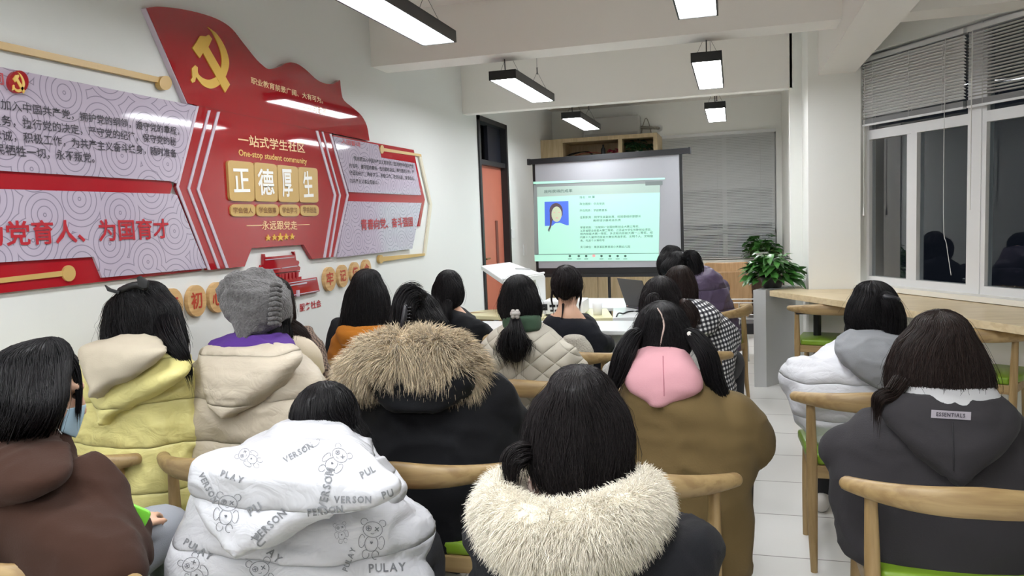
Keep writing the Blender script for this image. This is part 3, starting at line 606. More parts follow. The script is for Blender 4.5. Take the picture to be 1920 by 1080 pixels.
def stext(s, p0, p1, h, d, bold=0):
    a, c = s_uz(*p0), s_uz(*p1); A, B = sp(*a, d), sp(*c, d); C = sp(*s_uz(p0[0], p0[1]-h), d)
    return text_on(s, A, B-A, C-A, bold)
m_mint = mat('slide_mint', (150, 194, 178), .8, emit=((184, 250, 226), .32))
m_slidegrey = mat('slide_grey', (150, 168, 162), .8, emit=((190, 220, 206), .2))
m_slidedim = mat('slide_dim', (140, 148, 148), .8, emit=((160, 170, 170), .03))
put('slide_area', spoly([z7(0, 125), z7(1480, 78), z7(1480, 98), z7(0, 152)], .003, .0045), m_mint, scr)
put('slide_area', spoly([z7(45, 295), z7(500, 275), z7(1425, 245), z7(1412, 925), z7(62, 940)], .003, .0045), m_mint, scr)
put('slide_area', spoly([z7(14, 946), z7(1412, 930), z7(1408, 1012), z7(18, 1020)], .003, .0045), m_mint, scr)
put('slide_header', spoly([z7(42, 184), z7(1425, 142), z7(1425, 245), z7(500, 275), z7(45, 295)], .003, .0045), m_slidegrey, scr)
put('slide_header_band', spoly([z7(4, 158), z7(1260, 118), z7(1260, 146), z7(40, 184), z7(62, 938), z7(14, 940)], .003, .004), m_slidedim, scr)
put('slide_button', join(spoly([z7(1260, 120), z7(1455, 115), z7(1455, 160), z7(1262, 168)], .0045, .005)), mat('slide_button', (120, 130, 130), .8, emit=((150, 160, 160), .03)), scr)
m_st = mat('slide_text', (62, 92, 84), .8, emit=((80, 120, 108), .08))
lines = [('我所获得的成果', (122, 255), (442, 243), 36), ('姓名：林 蕾', (522, 313), (692, 308), 26), ('政治面貌：中共党员', (522, 388), (803, 386), 28), ('所在院系：学前教育系', (524, 462), (832, 458), 28), ('任职职务：院学生会副主席、校团委组织部部长', (526, 540), (1212, 526), 28), ('教师培训基地总负责', (675, 575), (985, 568), 26),
    ('荣誉奖励：“互联网+”全国创新创业大赛三等奖、', (528, 652), (1195, 640), 26), ('江苏省职业技能大赛二等奖、江苏省大学生创新创业项目、', (528, 690), (1332, 676), 27), ('校内技能大赛一等奖、多次校内技能大赛一二等奖、校', (528, 726), (1345, 710), 27), ('内第十九届师范技能大赛优秀选手奖、文明个人、文明宿', (528, 763), (1345, 750), 27), ('舍、先进个人等称号', (530, 800), (802, 796), 26), ('实习单位：南京某区教育局小天鹅幼儿园', (532, 873), (1088, 868), 27)]
put('slide_text', join(*[stext(s, z7(*a), z7(*c), h/6, .0052, .004) for s, a, c, h in lines]+[spoly([z7(14, 941), z7(1412, 926), z7(1412, 931), z7(14, 946)], .0045, .005)]), m_st, scr)
icons = []
for x in (413, 513, 596, 768, 863, 950, 1036):
    icons += [spoly(ell(z7(x, 960), 2.4, 2.2, 8), .0046, .0056), spoly([z7(x-22, 990), z7(x+22, 989), z7(x+22, 996), z7(x-22, 997)], .0046, .0056)]
put('slide_icons', join(*icons), m_st, scr)
put('slide_alert', spoly(ell(z7(682, 957), 3, 2.6, 10), .0046, .0056), mat('slide_pink', (226, 150, 150), .8, emit=((226, 150, 150), .35)), scr)
pt = put('portrait', spoly([z7(128, 350), z7(396, 342), z7(401, 614), z7(132, 622)], .0046, .0052), mat('slide_blue', (78, 110, 200), .8, emit=((80, 120, 250), .22)), scr)
put('portrait_shirt', spoly([z7(150, 700), z7(205, 630), z7(250, 590), z7(300, 585), z7(390, 620), z7(400, 700), z7(330, 715)], .0054, .0058), m_mint, pt)
put('portrait_hair', join(spoly([z7(186, 470)]+[z7(258+74*cos(a), 452-88*sin(a)) for a in np.linspace(pi, 0, 14)]+[z7(330, 500), z7(300, 545), z7(215, 560), z7(200, 640), z7(180, 690), z7(165, 670), z7(190, 610)], .0054, .0058)), mat('slide_brown', (92, 78, 88), .8, emit=((100, 86, 100), .08)), pt)
put('portrait_face', spoly(ell(z7(264, 490), 9.6, 14.5, 20), .006, .0064), mat('slide_skin', (170, 178, 152), .8, emit=((222, 240, 206), .22)), pt)
put('portrait_features', join(spoly(ell(z7(238, 472), 1.6, .8, 8), .0066, .007), spoly(ell(z7(292, 470), 1.6, .8, 8), .0066, .007), spoly(ell(z7(268, 532), 3, 1.2, 8), .0066, .007)), mat('slide_rose', (196, 160, 150), .8, emit=((196, 150, 146), .3)), pt)
# ------------------------------------------------------------------ chairs: curved horn back rail on tapered posts, green cushion
m_woodleg = wood('oak_legs', (168, 141, 98), (146, 119, 78), (30, 30, 2.2)); m_woodx2 = wood('oak_seat_frame', (168, 142, 98), (146, 119, 80), (2.2, 30, 30))
def horn(n=25):
    """curved back rail: arc through (+-.285,.02) with the middle at y=-.20, tall in the middle and slim at the ends"""
    P, A, B = [], [], []
    for k in range(n):
        s = -1+2*k/(n-1); a = abs(s)
        x = .288*math.copysign(a**.92, s); y = -.24+.13*a**2.3; z = .695+.012*(1-a)
        P.append((x, y, z)); A.append(.020+.002*a); B.append(.041-.021*a**1.6)
    return P, A, B
def chair():
    t = thing('horn_back_chair', '', 'chair', local=True)
    P, A, B = horn(); V, F = tube(P, B, A, side=(0, 0, 1), n=16)
    put('back_rail', (V, F), m_woodx2, t, True)
    for s in (-1, 1):
        put('leg', tube([(s*.225, -.17, 0), (s*.228, -.15, .2), (s*.230, -.145, .45), (s*.233, -.135, .685)], [.013, .019, .021, .016], n=12, sub=3), m_woodleg, t, True)
        put('leg', tube([(s*.225, .2, 0), (s*.222, .195, .22), (s*.218, .19, .425)], [.013, .018, .02], n=12, sub=3), m_woodleg, t, True)
    put('seat_frame', join(box((-.2, .175, .375), (.2, .2, .425), .004), box((-.215, -.15, .375), (.215, -.125, .425), .004), box((-.235, -.13, .375), (-.21, .19, .425), .004), box((.21, -.13, .375), (.235, .19, .425), .004)), m_woodx2, t)
    poly = [(-.255, .235), (-.18, .25), (.18, .25), (.255, .235), (.245, 0), (.205, -.14), (-.205, -.14), (-.245, 0)]
    put('seat', prism([(x, y, .425) for x, y in poly], (0, 0, .042), .012), m_green, t, True)
    return t
chair0 = chair()
chair0['group'] = 'horn back chairs'
CH_LIST = [
    ((.575, 2.31), 0, 'oak horn-back chair with green seat under the girl in the charcoal hoodie'),
    ((.515, 3.32), 0, 'oak horn-back chair with green seat under the girl in the white puffer and grey hood'),
    ((-.29, 2.30), -.03, 'oak horn-back chair under the girl in the olive brown coat with pink hood'),
    ((-.97, 2.27), .02, 'oak horn-back chair under the black coat with tan fur trim'),
    ((-1.56, 2.21), .0, 'oak horn-back chair under the girl in the grey knitted hat'),
    ((-2.19, 2.18), .0, 'oak horn-back chair behind the yellow puffer jacket, beside the wall'),
    ((-1.69, 1.47), .06, 'oak horn-back chair under the masked girl in the brown hoodie'),
    ((-.97, 1.42), 0, 'oak chair under the bowed girl in the white printed puffer'),
    ((-.30, 1.46), 0, 'oak chair under the girl with the cream fur collar'),
    ((-.93, 3.42), 0, 'oak horn-back chair behind the quilted beige jacket'),
    ((-.90, 4.13), 0, 'oak horn-back chair behind the girl with bare neck and black top'),
    ((-1.95, 3.84), .05, 'oak horn-back chair under the orange hoodie'),
    ((-1.85, 3.2), .05, 'oak horn-back chair under the plaid scarf person behind the knitted hat'),
    ((-1.95, 5.72), .2, 'empty oak chair between the lectern and the rounded yellow table'),
    ((-.31, 4.22), -.05, 'oak horn-back chair under the gingham coat'),
    ((-.14, 5.92), 1.25, 'oak horn-back chair turned sideways under the purple puffer'),
    ((.70, 6.08), -.25, 'empty oak chair with green seat pushed under the window counter'),
    ((1.32, 4.95), -.5, 'oak chair at the counter hidden behind the long brown hair'),
    ((-.42, 3.30), 0, 'oak chair under the white fleece jacket in front of the pigtails'),
    ((-1.62, 4.72), 0, 'oak chair under the black top with low ponytail near the wall'),
    ((-.42, 6.75), 1.2, 'oak chair under the dark dressed girl beside the projection screen'),
]
for i, ((x, y), rz, lab) in enumerate(CH_LIST):
    if i == 0: chair0.location = (x, y, 0); chair0.rotation_euler = (0, 0, rz); chair0['label'] = lab
    else:
        q_ = dup(chair0, (x, y, 0), rz, lab)
        if x < -2.1 and y < 3: q_.scale = (.9, 1, 1)      # squeezed against the wall
# two curved plywood chairs by the front bench
m_ply = wood('plywood', (178, 142, 102), (164, 128, 90), (24, 24, 2.4), .4)
def plychair():
    t = thing('plywood_chair', '', 'chair', local=True)
    ang = np.linspace(-.62, .62, 13); R_ = .42
    def back(z0, z1, r):
        P = []
        for rr in (R_, R_-.012):
            for z, k in ((z0, 1), (z0+.06, 1.02), ((z0+z1)/2, 1.03), (z1-.05, 1), (z1-.012, .95), (z1, .86)):
                P.append([(rr*sin(a*k), R_*.75-rr*cos(a*k)-.06*(z-z0), z) for a in ang])
        V = np.array(P).reshape(-1, 3); F = []
        for s in (0, 6):
            for i in range(5):
                for j in range(12): q = (s+i)*13+j; F.append((q, q+1, q+14, q+13))
        for i in range(5):
            for j in (0, 12): F.append((i*13+j, (i+1)*13+j, (i+7)*13+j, (i+6)*13+j))
        for j in range(12): F.append((j, j+1, 78+j+1, 78+j)); F.append((65+j, 66+j, 144+j, 143+j))
        return V, F
    put('backrest', back(.44, .86, .4), m_ply, t, True)
    put('seat', prism([(-.22, -.1, .43), (.22, -.1, .43), (.23, .3, .43), (-.23, .3, .43)], (0, 0, .02), .006), m_ply, t)
    for x in (-.19, .19):
        for y in (-.08, .27): put('leg', tube([(x*1.1, y*1.05, 0), (x, y, .43)], .012, n=8), m_alu, t)
    return t
pl0 = plychair(); pl0['group'] = 'plywood chairs'
pl0.location = (*(at(1358, 540, 7.3)[:2]+np.array([0, .1])), 0); pl0['label'] = 'nearer curved plywood chair seen from behind beside the purple puffer'
dup(pl0, (*(at(1362, 507, 8.5)[:2]+np.array([0, .1])), 0), 0, 'farther curved plywood chair standing before the front window bench')

# ------------------------------------------------------------------ tables
m_tw = mat('table_white', (226, 229, 230), .3); m_ty = mat('table_pale_yellow', (222, 216, 172), .35); m_tgrey = mat('table_leg_grey', (170, 172, 172), .4, metal=.3)
def table(label, poly, m, legs, z=.74, th=.028, name='table'):
    c = np.mean(np.array(poly), axis=0); t = thing(name, label, 'table', (c[0], c[1], 0))
    put('tabletop', prism([(x, y, z-th) for x, y in poly], (0, 0, th), .006), m, t)
    for x, y in legs: put('leg', tube([(x, y, 0), (x, y, z-th)], .02, n=10), m_tgrey, t, True)
    return t
t = table('long white table in front of the quilted beige jacket and the black top', [(-1.72, 4.62), (-.42, 4.62), (-.42, 5.06), (-1.72, 5.06)], m_tw, [(-1.66, 4.68), (-.48, 4.68), (-.48, 5.0), (-1.66, 5.0)])
put('modesty_panel', box((-1.66, 4.98, .35), (-.48, 5.0, .71)), m_tw, t)
rnd = [(-1.75+.2*cos(a), 5.52+.2*sin(a)) for a in np.linspace(pi*.5, pi*1.5, 9)]
table('pale yellow table with rounded end holding the projector', rnd+[(-1.0, 5.16), (-.80, 5.22), (-.92, 5.72)], m_ty, [(-1.7, 5.42), (-.95, 5.28), (-1.0, 5.64), (-1.7, 5.64)])
table('white trapezoid table behind the projector table', [(-1.6, 5.78), (-.86, 5.78), (-.66, 6.4), (-1.5, 6.48)], m_tw, [(-1.5, 5.86), (-.95, 5.86), (-.78, 6.32), (-1.42, 6.38)])
table('white table carrying the grey laptop', [(-.88, 5.76), (-.80, 5.2), (-.40, 5.3), (-.36, 6.2), (-.63, 6.36)], m_tw, [(-.72, 5.35), (-.46, 5.4), (-.44, 6.1), (-.62, 6.2)])
table('pale yellow table glimpsed between the cream puffer and the fur-trimmed coat', [(-1.75, 2.68), (-1.18, 2.68), (-1.15, 3.02), (-1.7, 3.02)], m_ty, [(-1.68, 2.75), (-1.25, 2.75), (-1.25, 2.96), (-1.66, 2.96)])
# projector
pj = thing('projector', 'small white projector with black ports on the pale yellow table', 'projector', (-1.15, 5.45, .74))
po = np.array([-1.17, 5.42, .75])
put('casing', box(po+[-.15, -.11, 0], po+[.15, .12, .095], .012), mat('projector_white', (228, 230, 232), .35), pj)
put('port', join(box(po+[-.145, -.113, .03], po+[-.11, -.108, .075])), m_black, pj)
for k in range(4): put('port', box(po+[-.095+.026*k, -.113, .052], po+[-.078+.026*k, -.108, .07]), m_black, pj)
for k in range(3): put('port', box(po+[-.09+.032*k, -.113, .02], po+[-.07+.032*k, -.108, .035]), m_black, pj)
put('lens', xf(lathe([(.035, 0), (.035, .02), (.026, .02), (.024, .008)]), po+[.06, .12, .05], rx=-pi/2), m_black, pj, True)
for sx2 in (-.12, .12): put('foot', lathe([(.012, 0), (.012, .012)], po+[sx2, -.08, -.01], 10), m_black, pj)
cp = put('paper_cup', lathe([(.03, 0), (.038, .085), (.036, .085), (.029, .006)], (-.93, 5.36, .74)), mat('cup_white', (232, 234, 235), .5), None, True, (-.93, 5.36, .74)); tag(cp, 'white cup beside the projector on the yellow table', 'cup')
# laptop: grey lid seen from behind
lt = thing('laptop', 'open grey laptop with tilted lid on the white table', 'laptop', (-.6, 5.72, .74))
lp = np.array([-.68, 5.66, .741]); d1 = np.array([cos(-.85), sin(-.85), 0]); d2 = np.array([-d1[1], d1[0], 0])   # d1 along the hinge, d2 towards the keyboard side
def lpt(a, c_, z): return lp+d1*a+d2*c_+np.array([0, 0, z])
m_lap = mat('laptop_grey', (62, 60, 63), .6)
put('base', prism([lpt(-.16, 0, 0), lpt(.16, 0, 0), lpt(.16, .22, 0), lpt(-.16, .22, 0)], (0, 0, .014), .003), m_lap, lt)
put('lid', prism([lpt(-.16, 0, .014), lpt(.16, 0, .014), lpt(.16, -.075, .225), lpt(-.16, -.075, .225)], tuple(d2*.006), .002), m_lap, lt)
put('screen', prism([lpt(-.148, .0075, .025), lpt(.148, .0075, .025), lpt(.148, -.062, .215), lpt(-.148, -.062, .215)], tuple(d2*.0008)), mat('laptop_screen', (150, 190, 190), .3, emit=((150, 190, 190), .6)), lt)
cb_ = tube([lpt(.05, .1, .01), (-.60, 5.52, .745), (-.72, 5.50, .745), (-.75, 5.38, .745), (-.78, 5.24, .742), (-.80, 5.14, .5), (-.84, 5.1, .012), (-1.0, 5.14, .006)], .0055, n=6, sub=5)
tag(put('cable', cb_, m_black, None, True, (-.75, 5.38, .745)), 'black cable running from the laptop over the table edge', 'cable')
cb_ = tube([po+[-.13, -.12, .05], po+[-.2, -.16, .02], po+[-.27, -.13, .0], po+[-.3, -.02, -.004]], .004, n=6, sub=5)
tag(put('cable', cb_, m_black, None, True, tuple(po+[-.2, -.16, 0])), 'thin black cable curling out of the projector ports', 'cable')
# lectern with sloping white top
lc = thing('lectern', 'white lectern with a wide sloping top beside the red door', 'lectern', tuple(onZ(960, 700, 0)))
LZ = 1.02; Q = [onZ(902, 498, 1.07), onZ(956, 491, 1.07), onZ(1020, 514, 1.0), onZ(944, 526, 1.0)]
put('sloping_top', prism(Q, (0, 0, -.035), .006), m_tw, lc)
qc = np.mean(Q, axis=0); e1 = Q[2]-Q[3]; e1[2] = 0; e1 /= np.linalg.norm(e1); e2 = np.array([-e1[1], e1[0], 0])
def lq(a, c_, z): return qc*[1, 1, 0]+e1*a+e2*c_+np.array([0, 0, z])
put('body', prism([lq(.13, -.16, 0), lq(.27, -.16, 0), lq(.27, .16, 0), lq(.13, .16, 0)], (0, 0, .97)), m_tw, lc)
put('pen', tube([lq(.02, -.05, 1.045), lq(.16, -.09, 1.03)], .006, n=6), m_tgrey, lc)
put('front_edge', tube([Q[3]+[0, 0, .01], Q[2]+[0, 0, .01]], .008, n=8), m_tw, lc)
# wire basket behind the purple puffer's chair
wb = thing('wire_basket', 'white wire basket stand between the sideways chair and the grey panel', 'basket', (.12, 6.9, 0))
wc = np.array([.10, 7.0, 0])
for z in (.36, .5, .64):
    put('wire_ring', join(*[tube([wc+np.array(a)*[.16, .14, 0]+[0, 0, z], wc+np.array(c_)*[.16, .14, 0]+[0, 0, z]], .004, n=5) for a, c_ in (((-1, -1, 0), (1, -1, 0)), ((1, -1, 0), (1, 1, 0)), ((1, 1, 0), (-1, 1, 0)), ((-1, 1, 0), (-1, -1, 0)))]), m_frame, wb)
for x, y in ((-1, -1), (-.4, -1), (.4, -1), (1, -1), (1, 1), (-1, 1), (1, 0), (-1, 0)): put('upright_wire', tube([wc+[x*.16, y*.14, .36 if abs(x)+abs(y) < 2 else 0], wc+[x*.16, y*.14, .64]], .004, n=5), m_frame, wb)
bx = put('storage_bin', box((-.03, 6.87, .365), (.22, 7.12, .46), .01), mat('dark_bin', (46, 44, 46), .6), None, False, (.1, 7, .365)); tag(bx, 'dark bin lying in the white wire basket', 'bin')
# ------------------------------------------------------------------ people: measuring their outlines and lofting them as solid bodies
def vnoise(P, seed=0):
    P = np.asarray(P, float)+seed*17.31; I = np.floor(P).astype(np.int64); f = P-I; f = f*f*(3-2*f); out = 0
    for dx in (0, 1):
        for dy in (0, 1):
            for dz in (0, 1):
                h = (I[:, 0]+dx)*374761393+(I[:, 1]+dy)*668265263+(I[:, 2]+dz)*2147483647; h = (h ^ (h >> 13))*1274126177; h = (h ^ (h >> 16)) & 0xffff
                out = out+(h/65535.)*(f[:, 0] if dx else 1-f[:, 0])*(f[:, 1] if dy else 1-f[:, 1])*(f[:, 2] if dz else 1-f[:, 2])
    return out
class Loft:
    """slices (py, xl, xr[, extra distance]) or ((xl,yl),(xr,yr)[,dd]) of the outline at distance dep -> stacked rings round a body facing yaw"""
    def __init__(s, sl, dep, yaw=0, b=.13, bf=None, n=44, sub=4, ex=2.3, top=.02, bot=.02):
        bf = b if bf is None else bf; fw = np.array([-sin(yaw), cos(yaw), 0]); rt = np.array([cos(yaw), sin(yaw), 0]); s.fw, s.rt = fw, rt; D = []
        for q in sl:
            if isinstance(q[0], tuple): (xl, yl), (xr, yr) = q[:2]; dd = q[2] if len(q) > 2 else 0; kb = q[3] if len(q) > 3 else 1
            else: yl = yr = q[0]; xl, xr = q[1:3]; dd = q[3] if len(q) > 3 else 0; kb = q[4] if len(q) > 4 else 1
            A, B_ = at(xl, yl, dep+dd), at(xr, yr, dep+dd); c = (A+B_)/2; w = np.linalg.norm((B_-A)[:2])/2; tilt = (B_[2]-A[2])/(2*w+1e-9)
            vd = (c-EYE)[:2]; vd /= np.linalg.norm(vd); perp = np.array([vd[1], -vd[0], 0]); cr_, sr = abs(rt@perp), abs(fw@perp); bb, bbf = b*kb, bf*kb
            bm_ = (bb+bbf)/2; a = sqrt(max(w*w-(bm_*sr)**2, (.35*w)**2))/max(cr_, .45)
            c = c-perp*((bbf-bb)/2*(fw@perp)); D.append([*c, a, bb, bbf, tilt*(rt@perp)])
        D = catmull(D, sub); s.D = D; rows = []
        K = 5
        def cap(d, h, sign):
            return [np.array([d[0], d[1], d[2]+sign*h*sin(k/K*pi/2), *(d[3:6]*max(cos(k/K*pi/2), .03)), d[6]*max(cos(k/K*pi/2), .03)]) for k in range(1, K+1)]
        T = cap(D[0], top, 1)[::-1]; Bm = cap(D[-1], bot, -1); R_ = np.vstack([T, D, Bm]); s.R = R_
        th = np.arange(n)*2*pi/n; C, S = np.cos(th), np.sin(th); X = np.sign(C)*np.abs(C)**(2/ex); Y = np.sign(S)*np.abs(S)**(2/ex)
        a, bb, bbf = R_[:, 3:4], R_[:, 4:5], R_[:, 5:6]; x = np.maximum(a, .002)*X; y = np.where(Y > 0, bbf, bb)*Y
        s.G = R_[:, None, :3]+x[..., None]*rt+y[..., None]*fw+np.stack([0*x, 0*x, x*R_[:, 6:7]], -1)
        s.n, s.m, s.ncap = n, len(R_), K
    def mesh(s):
        n, m = s.n, s.m; i = np.arange(m-1)[:, None]*n; j = np.arange(n)[None]; j2 = (j+1) % n
        F = [tuple(r) for r in np.stack([i+j2, i+j, i+n+j, i+n+j2], -1).reshape(-1, 4)]
        return s.G.reshape(-1, 3), F+[tuple(range(n)), tuple(range((m-1)*n, m*n))[::-1]]
    def quads(s):
        n, m = s.n, s.m; i = np.arange(m-1)[:, None]*n; j = np.arange(n)[None]; j2 = (j+1) % n
        return s.G.reshape(-1, 3), np.stack([i+j2, i+j, i+n+j, i+n+j2], -1).reshape(-1, 4)
    def ring_at(s, z):
        k = np.argmin(abs(s.D[:, 2]-z)); return s.D[k]
def fuse(parts, voxel=.012, smooth=5, fac=.5):
    """closed pieces -> one continuous skin"""
    VF = join(*parts); me = new_mesh('tmp', *VF); o = bpy.data.objects.new('tmp', me); COL.objects.link(o)
    md = o.modifiers.new('r', 'REMESH'); md.mode = 'VOXEL'; md.voxel_size = voxel
    if smooth: ms = o.modifiers.new('s', 'SMOOTH'); ms.factor = fac; ms.iterations = smooth
    dg = bpy.context.evaluated_depsgraph_get(); dg.update(); ev = o.evaluated_get(dg).to_mesh()
    V = np.empty(len(ev.vertices)*3); ev.vertices.foreach_get('co', V); V = V.reshape(-1, 3); N_ = np.empty(len(V)*3); ev.vertices.foreach_get('normal', N_); N_ = N_.reshape(-1, 3)
    nl = len(ev.loops); li = np.empty(nl, np.int32); ev.loops.foreach_get('vertex_index', li)
    F = li.reshape(-1, 4) if nl == 4*len(ev.polygons) else [tuple(p.vertices) for p in ev.polygons]
    o.evaluated_get(dg).to_mesh_clear(); bpy.data.objects.remove(o); bpy.data.meshes.remove(me)
    return V, F, N_
def folds(V, N_, amp, scale, seed=0, stretch=(1, 1, 1.5)):
    P = V*scale*np.array(stretch); w = np.stack([vnoise(P*.7, seed+5), vnoise(P*.7, seed+6), vnoise(P*.7, seed+7)], -1)*1.6
    r = 1-np.abs(2*vnoise(P+w, seed)-1); r2 = 1-np.abs(2*vnoise(P*2.1+w, seed+1)-1)
    return V+N_*(amp*(r**2-.45)+amp*.45*(r2**2-.45))[:, None]
def quilt(V, N_, pitch, amp, seed=0):
    u = V[:, 2]/pitch+.25*vnoise(V*5, seed); d = np.abs(np.sin(pi*u))**.3
    return V+N_*(amp*(d-.75))[:, None]
def island_var(m, amount=.35, hue=0):
    N, L, b = nodes_of(m); g = N.new('ShaderNodeNewGeometry'); h = N.new('ShaderNodeHueSaturation'); r = N.new('ShaderNodeMapRange'); r.inputs[3].default_value = 1-amount; r.inputs[4].default_value = 1+amount
    h.inputs['Color'].default_value = b.inputs['Base Color'].default_value; L.new(g.outputs['Random Per Island'], r.inputs[0]); L.new(r.outputs[0], h.inputs['Value']); L.new(h.outputs[0], b.inputs['Base Color']); return m
HAIR = {k: island_var(mat('hair_'+k, c, .46, spec=.22), .5) for k, c in dict(black=(20, 18, 20), brown=(38, 28, 25), soft=(27, 23, 24)).items()}
m_skin = mat('skin', (214, 172, 146), .5, sss=.12); m_eye = mat('eye_dark', (30, 24, 22), .2); m_lip = mat('lip', (176, 96, 92), .45)
def hand(w, d, up, s):
    """palm, four bent fingers and a thumb; s=+1 right hand"""
    d = d/np.linalg.norm(d); up = np.array(up, float); up -= d*(up@d); up /= np.linalg.norm(up); sd = np.cross(d, up)
    out = [tube([w, w+d*.04, w+d*.085], [.024, .036, .038], [.018, .015, .012], side=sd, n=12, sub=2)]
    for k, L_ in enumerate((.07, .08, .074, .056)):
        r0 = w+d*.078+sd*(-.029+.0195*k)*s*-1; q = [r0, r0+d*L_*.45-up*.006, r0+d*L_*.78-up*.024, r0+d*L_*.9-up*.046]
        out.append(tube(q, [.0092, .0085, .0078, .0066], n=8, sub=2))
    t0 = w+d*.03+sd*.03*s; out.append(tube([t0, t0+sd*s*.022+d*.026-up*.006, t0+sd*s*.026+d*.056-up*.016], [.012, .0105, .0085], n=8, sub=2))
    return out
def head_shape(hc, yaw, pitch=0):
    fw = np.array([-sin(yaw), cos(yaw), 0.]); rt = np.array([cos(yaw), sin(yaw), 0.]); up = np.array([0, 0, 1.])
    fw, up = fw*cos(pitch)-up*sin(pitch), up*cos(pitch)+fw*sin(pitch)
    M = np.stack([rt, fw, up], 1)
    def E_(c, r, n=16): V, F = sphere((0, 0, 0), r, n); return (V+np.array(c))@M.T+hc, F
    def P_(pts): return [hc+M@np.array(p) for p in pts]
    parts = [E_((0, -.012, .025), (.075, .094, .095), 24), E_((0, .028, -.045), (.06, .064, .078), 20), E_((0, .07, -.098), (.026, .022, .02)), tube(P_([(0, .088, .028), (0, .104, -.005), (0, .112, -.028)]), [.008, .010, .014], n=8, sub=2),
             tube(P_([(-.05, .072, .038), (-.02, .088, .036), (.02, .088, .036), (.05, .072, .038)]), .011, n=8, sub=2), tube(P_([(-.024, .084, -.062), (0, .092, -.06), (.024, .084, -.062)]), .008, n=8, sub=2),
             E_((-.076, -.005, -.005), (.010, .022, .032)), E_((.076, -.005, -.005), (.010, .022, .032)), E_((-.045, .05, -.03), (.022, .024, .03)), E_((.045, .05, -.03), (.022, .024, .03))]
    return parts, M
PEOPLE = []
class Person:
    def __init__(s, label, torso, hc, m_top, yaw=0, hyaw=None, hpitch=.15, group=None, arms=None, garment='jacket', puff=0, wr=(.010, 9), voxel=.012, sleeve=(.066, .058, .046), extra=(), legs=True, skin_neck=True, bottom=(46, 48, 54), base=None, smooth=5, quiltp=None, armside=.075):
        hyaw = yaw if hyaw is None else hyaw; D = torso.D; fw, rt = torso.fw, torso.rt; s.fw, s.rt, s.torso, s.hc = fw, rt, torso, hc; s.seed = len(PEOPLE)
        last = torso.ring_at(.74); hip = np.array([last[0], last[1], .53]); s.hip = hip
        # limbs
        zt = D[0][2]; sh = max((d for d in D if d[2] > zt-.32), key=lambda d: d[3]); A = min(sh[3], .27); zs = max(zt-.12, sh[2])
        parts = []
        rows = [d for d in D if d[2] > .60]
        tp = np.array([d[:3] for d in rows]); ta = np.array([min(d[3]*.72, .165) for d in rows]); tb = np.array([min(.5*(d[4]+d[5])*.72, .105) for d in rows])
        k_ = np.clip((tp[0][2]-tp[:, 2])/.16, 0, 1); ta = np.minimum(ta, .045+.12*k_); tb = np.minimum(tb, .04+.065*k_)
        parts.append(tube(np.vstack([tp, hip]), np.append(ta, .16), np.append(tb, .11), side=rt, n=20))
        nb = tp[0]-np.array([0, 0, .06]); parts.append(tube([nb, nb*.5+hc*.5-np.array([0, 0, .03]), hc-np.array([0, 0, .03])], [.05, .047, .05], n=14, sub=3))
        hp, M = head_shape(hc, hyaw, hpitch); parts += hp
        sl, hands = [], []
        for sg in (-1, 1):
            S = np.array([*sh[:2], zs-.02])+rt*sg*(A-armside); k = 0 if sg < 0 else 1
            if arms and arms[k] is not None: pts = arms[k]
            else: E = np.array([*(hip+rt*sg*(A-.03)+fw*.08)[:2], .71]); W = hip+fw*.33+rt*sg*.09; W[2] = .645; pts = [S, E, W]
            pts = [np.asarray(p, float) for p in pts]
            parts.append(tube(pts, np.linspace(.046, .026, len(pts)), n=12, sub=4)); dirn = pts[-1]-pts[-2]; dirn[2] = min(dirn[2], 0)*.3
            dirn = dirn/np.linalg.norm(dirn)*.6+(-rt*sg*.3+fw*.5); parts += hand(pts[-1], dirn, (0, 0, 1), sg)
            r = np.interp(np.linspace(0, 1, len(pts)), [0, .5, 1], sleeve); sl.append(tube(pts, r, n=16, sub=5))
        lg = []
        for sg in (-1, 1):
            h0 = hip+rt*sg*.09; kn = hip+fw*.42+rt*sg*.11; kn[2] = .5; an = kn+fw*.0; an[2] = .09; to = an+fw*.13; to[2] = .045
            lg.append((h0, kn, an, to))
            if legs: parts += [tube([h0+fw*.06, (h0+kn)/2, kn, kn*.5+an*.5-fw*.012, an], [.07, .066, .052, .05, .034], n=14, sub=3), tube([an-[0, 0, .03]-fw*.03, an-[0, 0, .035]+fw*.05, to], [.03, .034, .03], [.03, .03, .022], n=12, sub=2)]
        V, F, _ = fuse(parts, .0085, 2, .4); s.hM = M
        s.base = np.array([hip[0], hip[1], 0.]) if base is None else base
        s.o = put('person', (V, F), m_skin, None, True, s.base); tag(s.o, label, 'person', group)
        eyes = [sphere(hc+M@np.array([e, .083, .012]), (.0125, .011, .009), 10) for e in (-.032, .032)]
        for e in eyes: put('eye', e, m_eye, s.o, True)
        put('lips', tube([hc+M@np.array(p) for p in ((-.02, .091, -.062), (0, .098, -.06), (.02, .091, -.062))], [.004, .007, .004], n=8, sub=3), m_lip, s.o, True)
        if legs:
            mt = mat('trousers_%d_%d_%d' % bottom, bottom, .85, bump=(220, .15))
            for h0, kn, an, to in lg:
                put('trouser_leg', tube([h0+fw*.03, (h0+kn)/2, kn+fw*.012, kn*.5+an*.5, an+[0, 0, .02]], [.085, .088, .075, .068, .058], n=18, sub=4), mt, s.o, True)
                put('shoe', tube([an-fw*.06-[0, 0, .045], an+[0, 0, -.04], an+fw*.09-[0, 0, .048], to+fw*.03-[0, 0, .012]], [.036, .042, .045, .036], [.045, .05, .036, .026], side=rt, n=14, sub=3), mat('shoe_grey', (205, 200, 194), .6), s.o, True)
        Vj, Fj, Nj = fuse([torso.mesh()]+sl+list(extra), voxel, smooth)
        if puff: Vj = quilt(Vj, Nj, quiltp or .13, puff, s.seed)
        Vj = folds(Vj, Nj, wr[0], wr[1], s.seed)
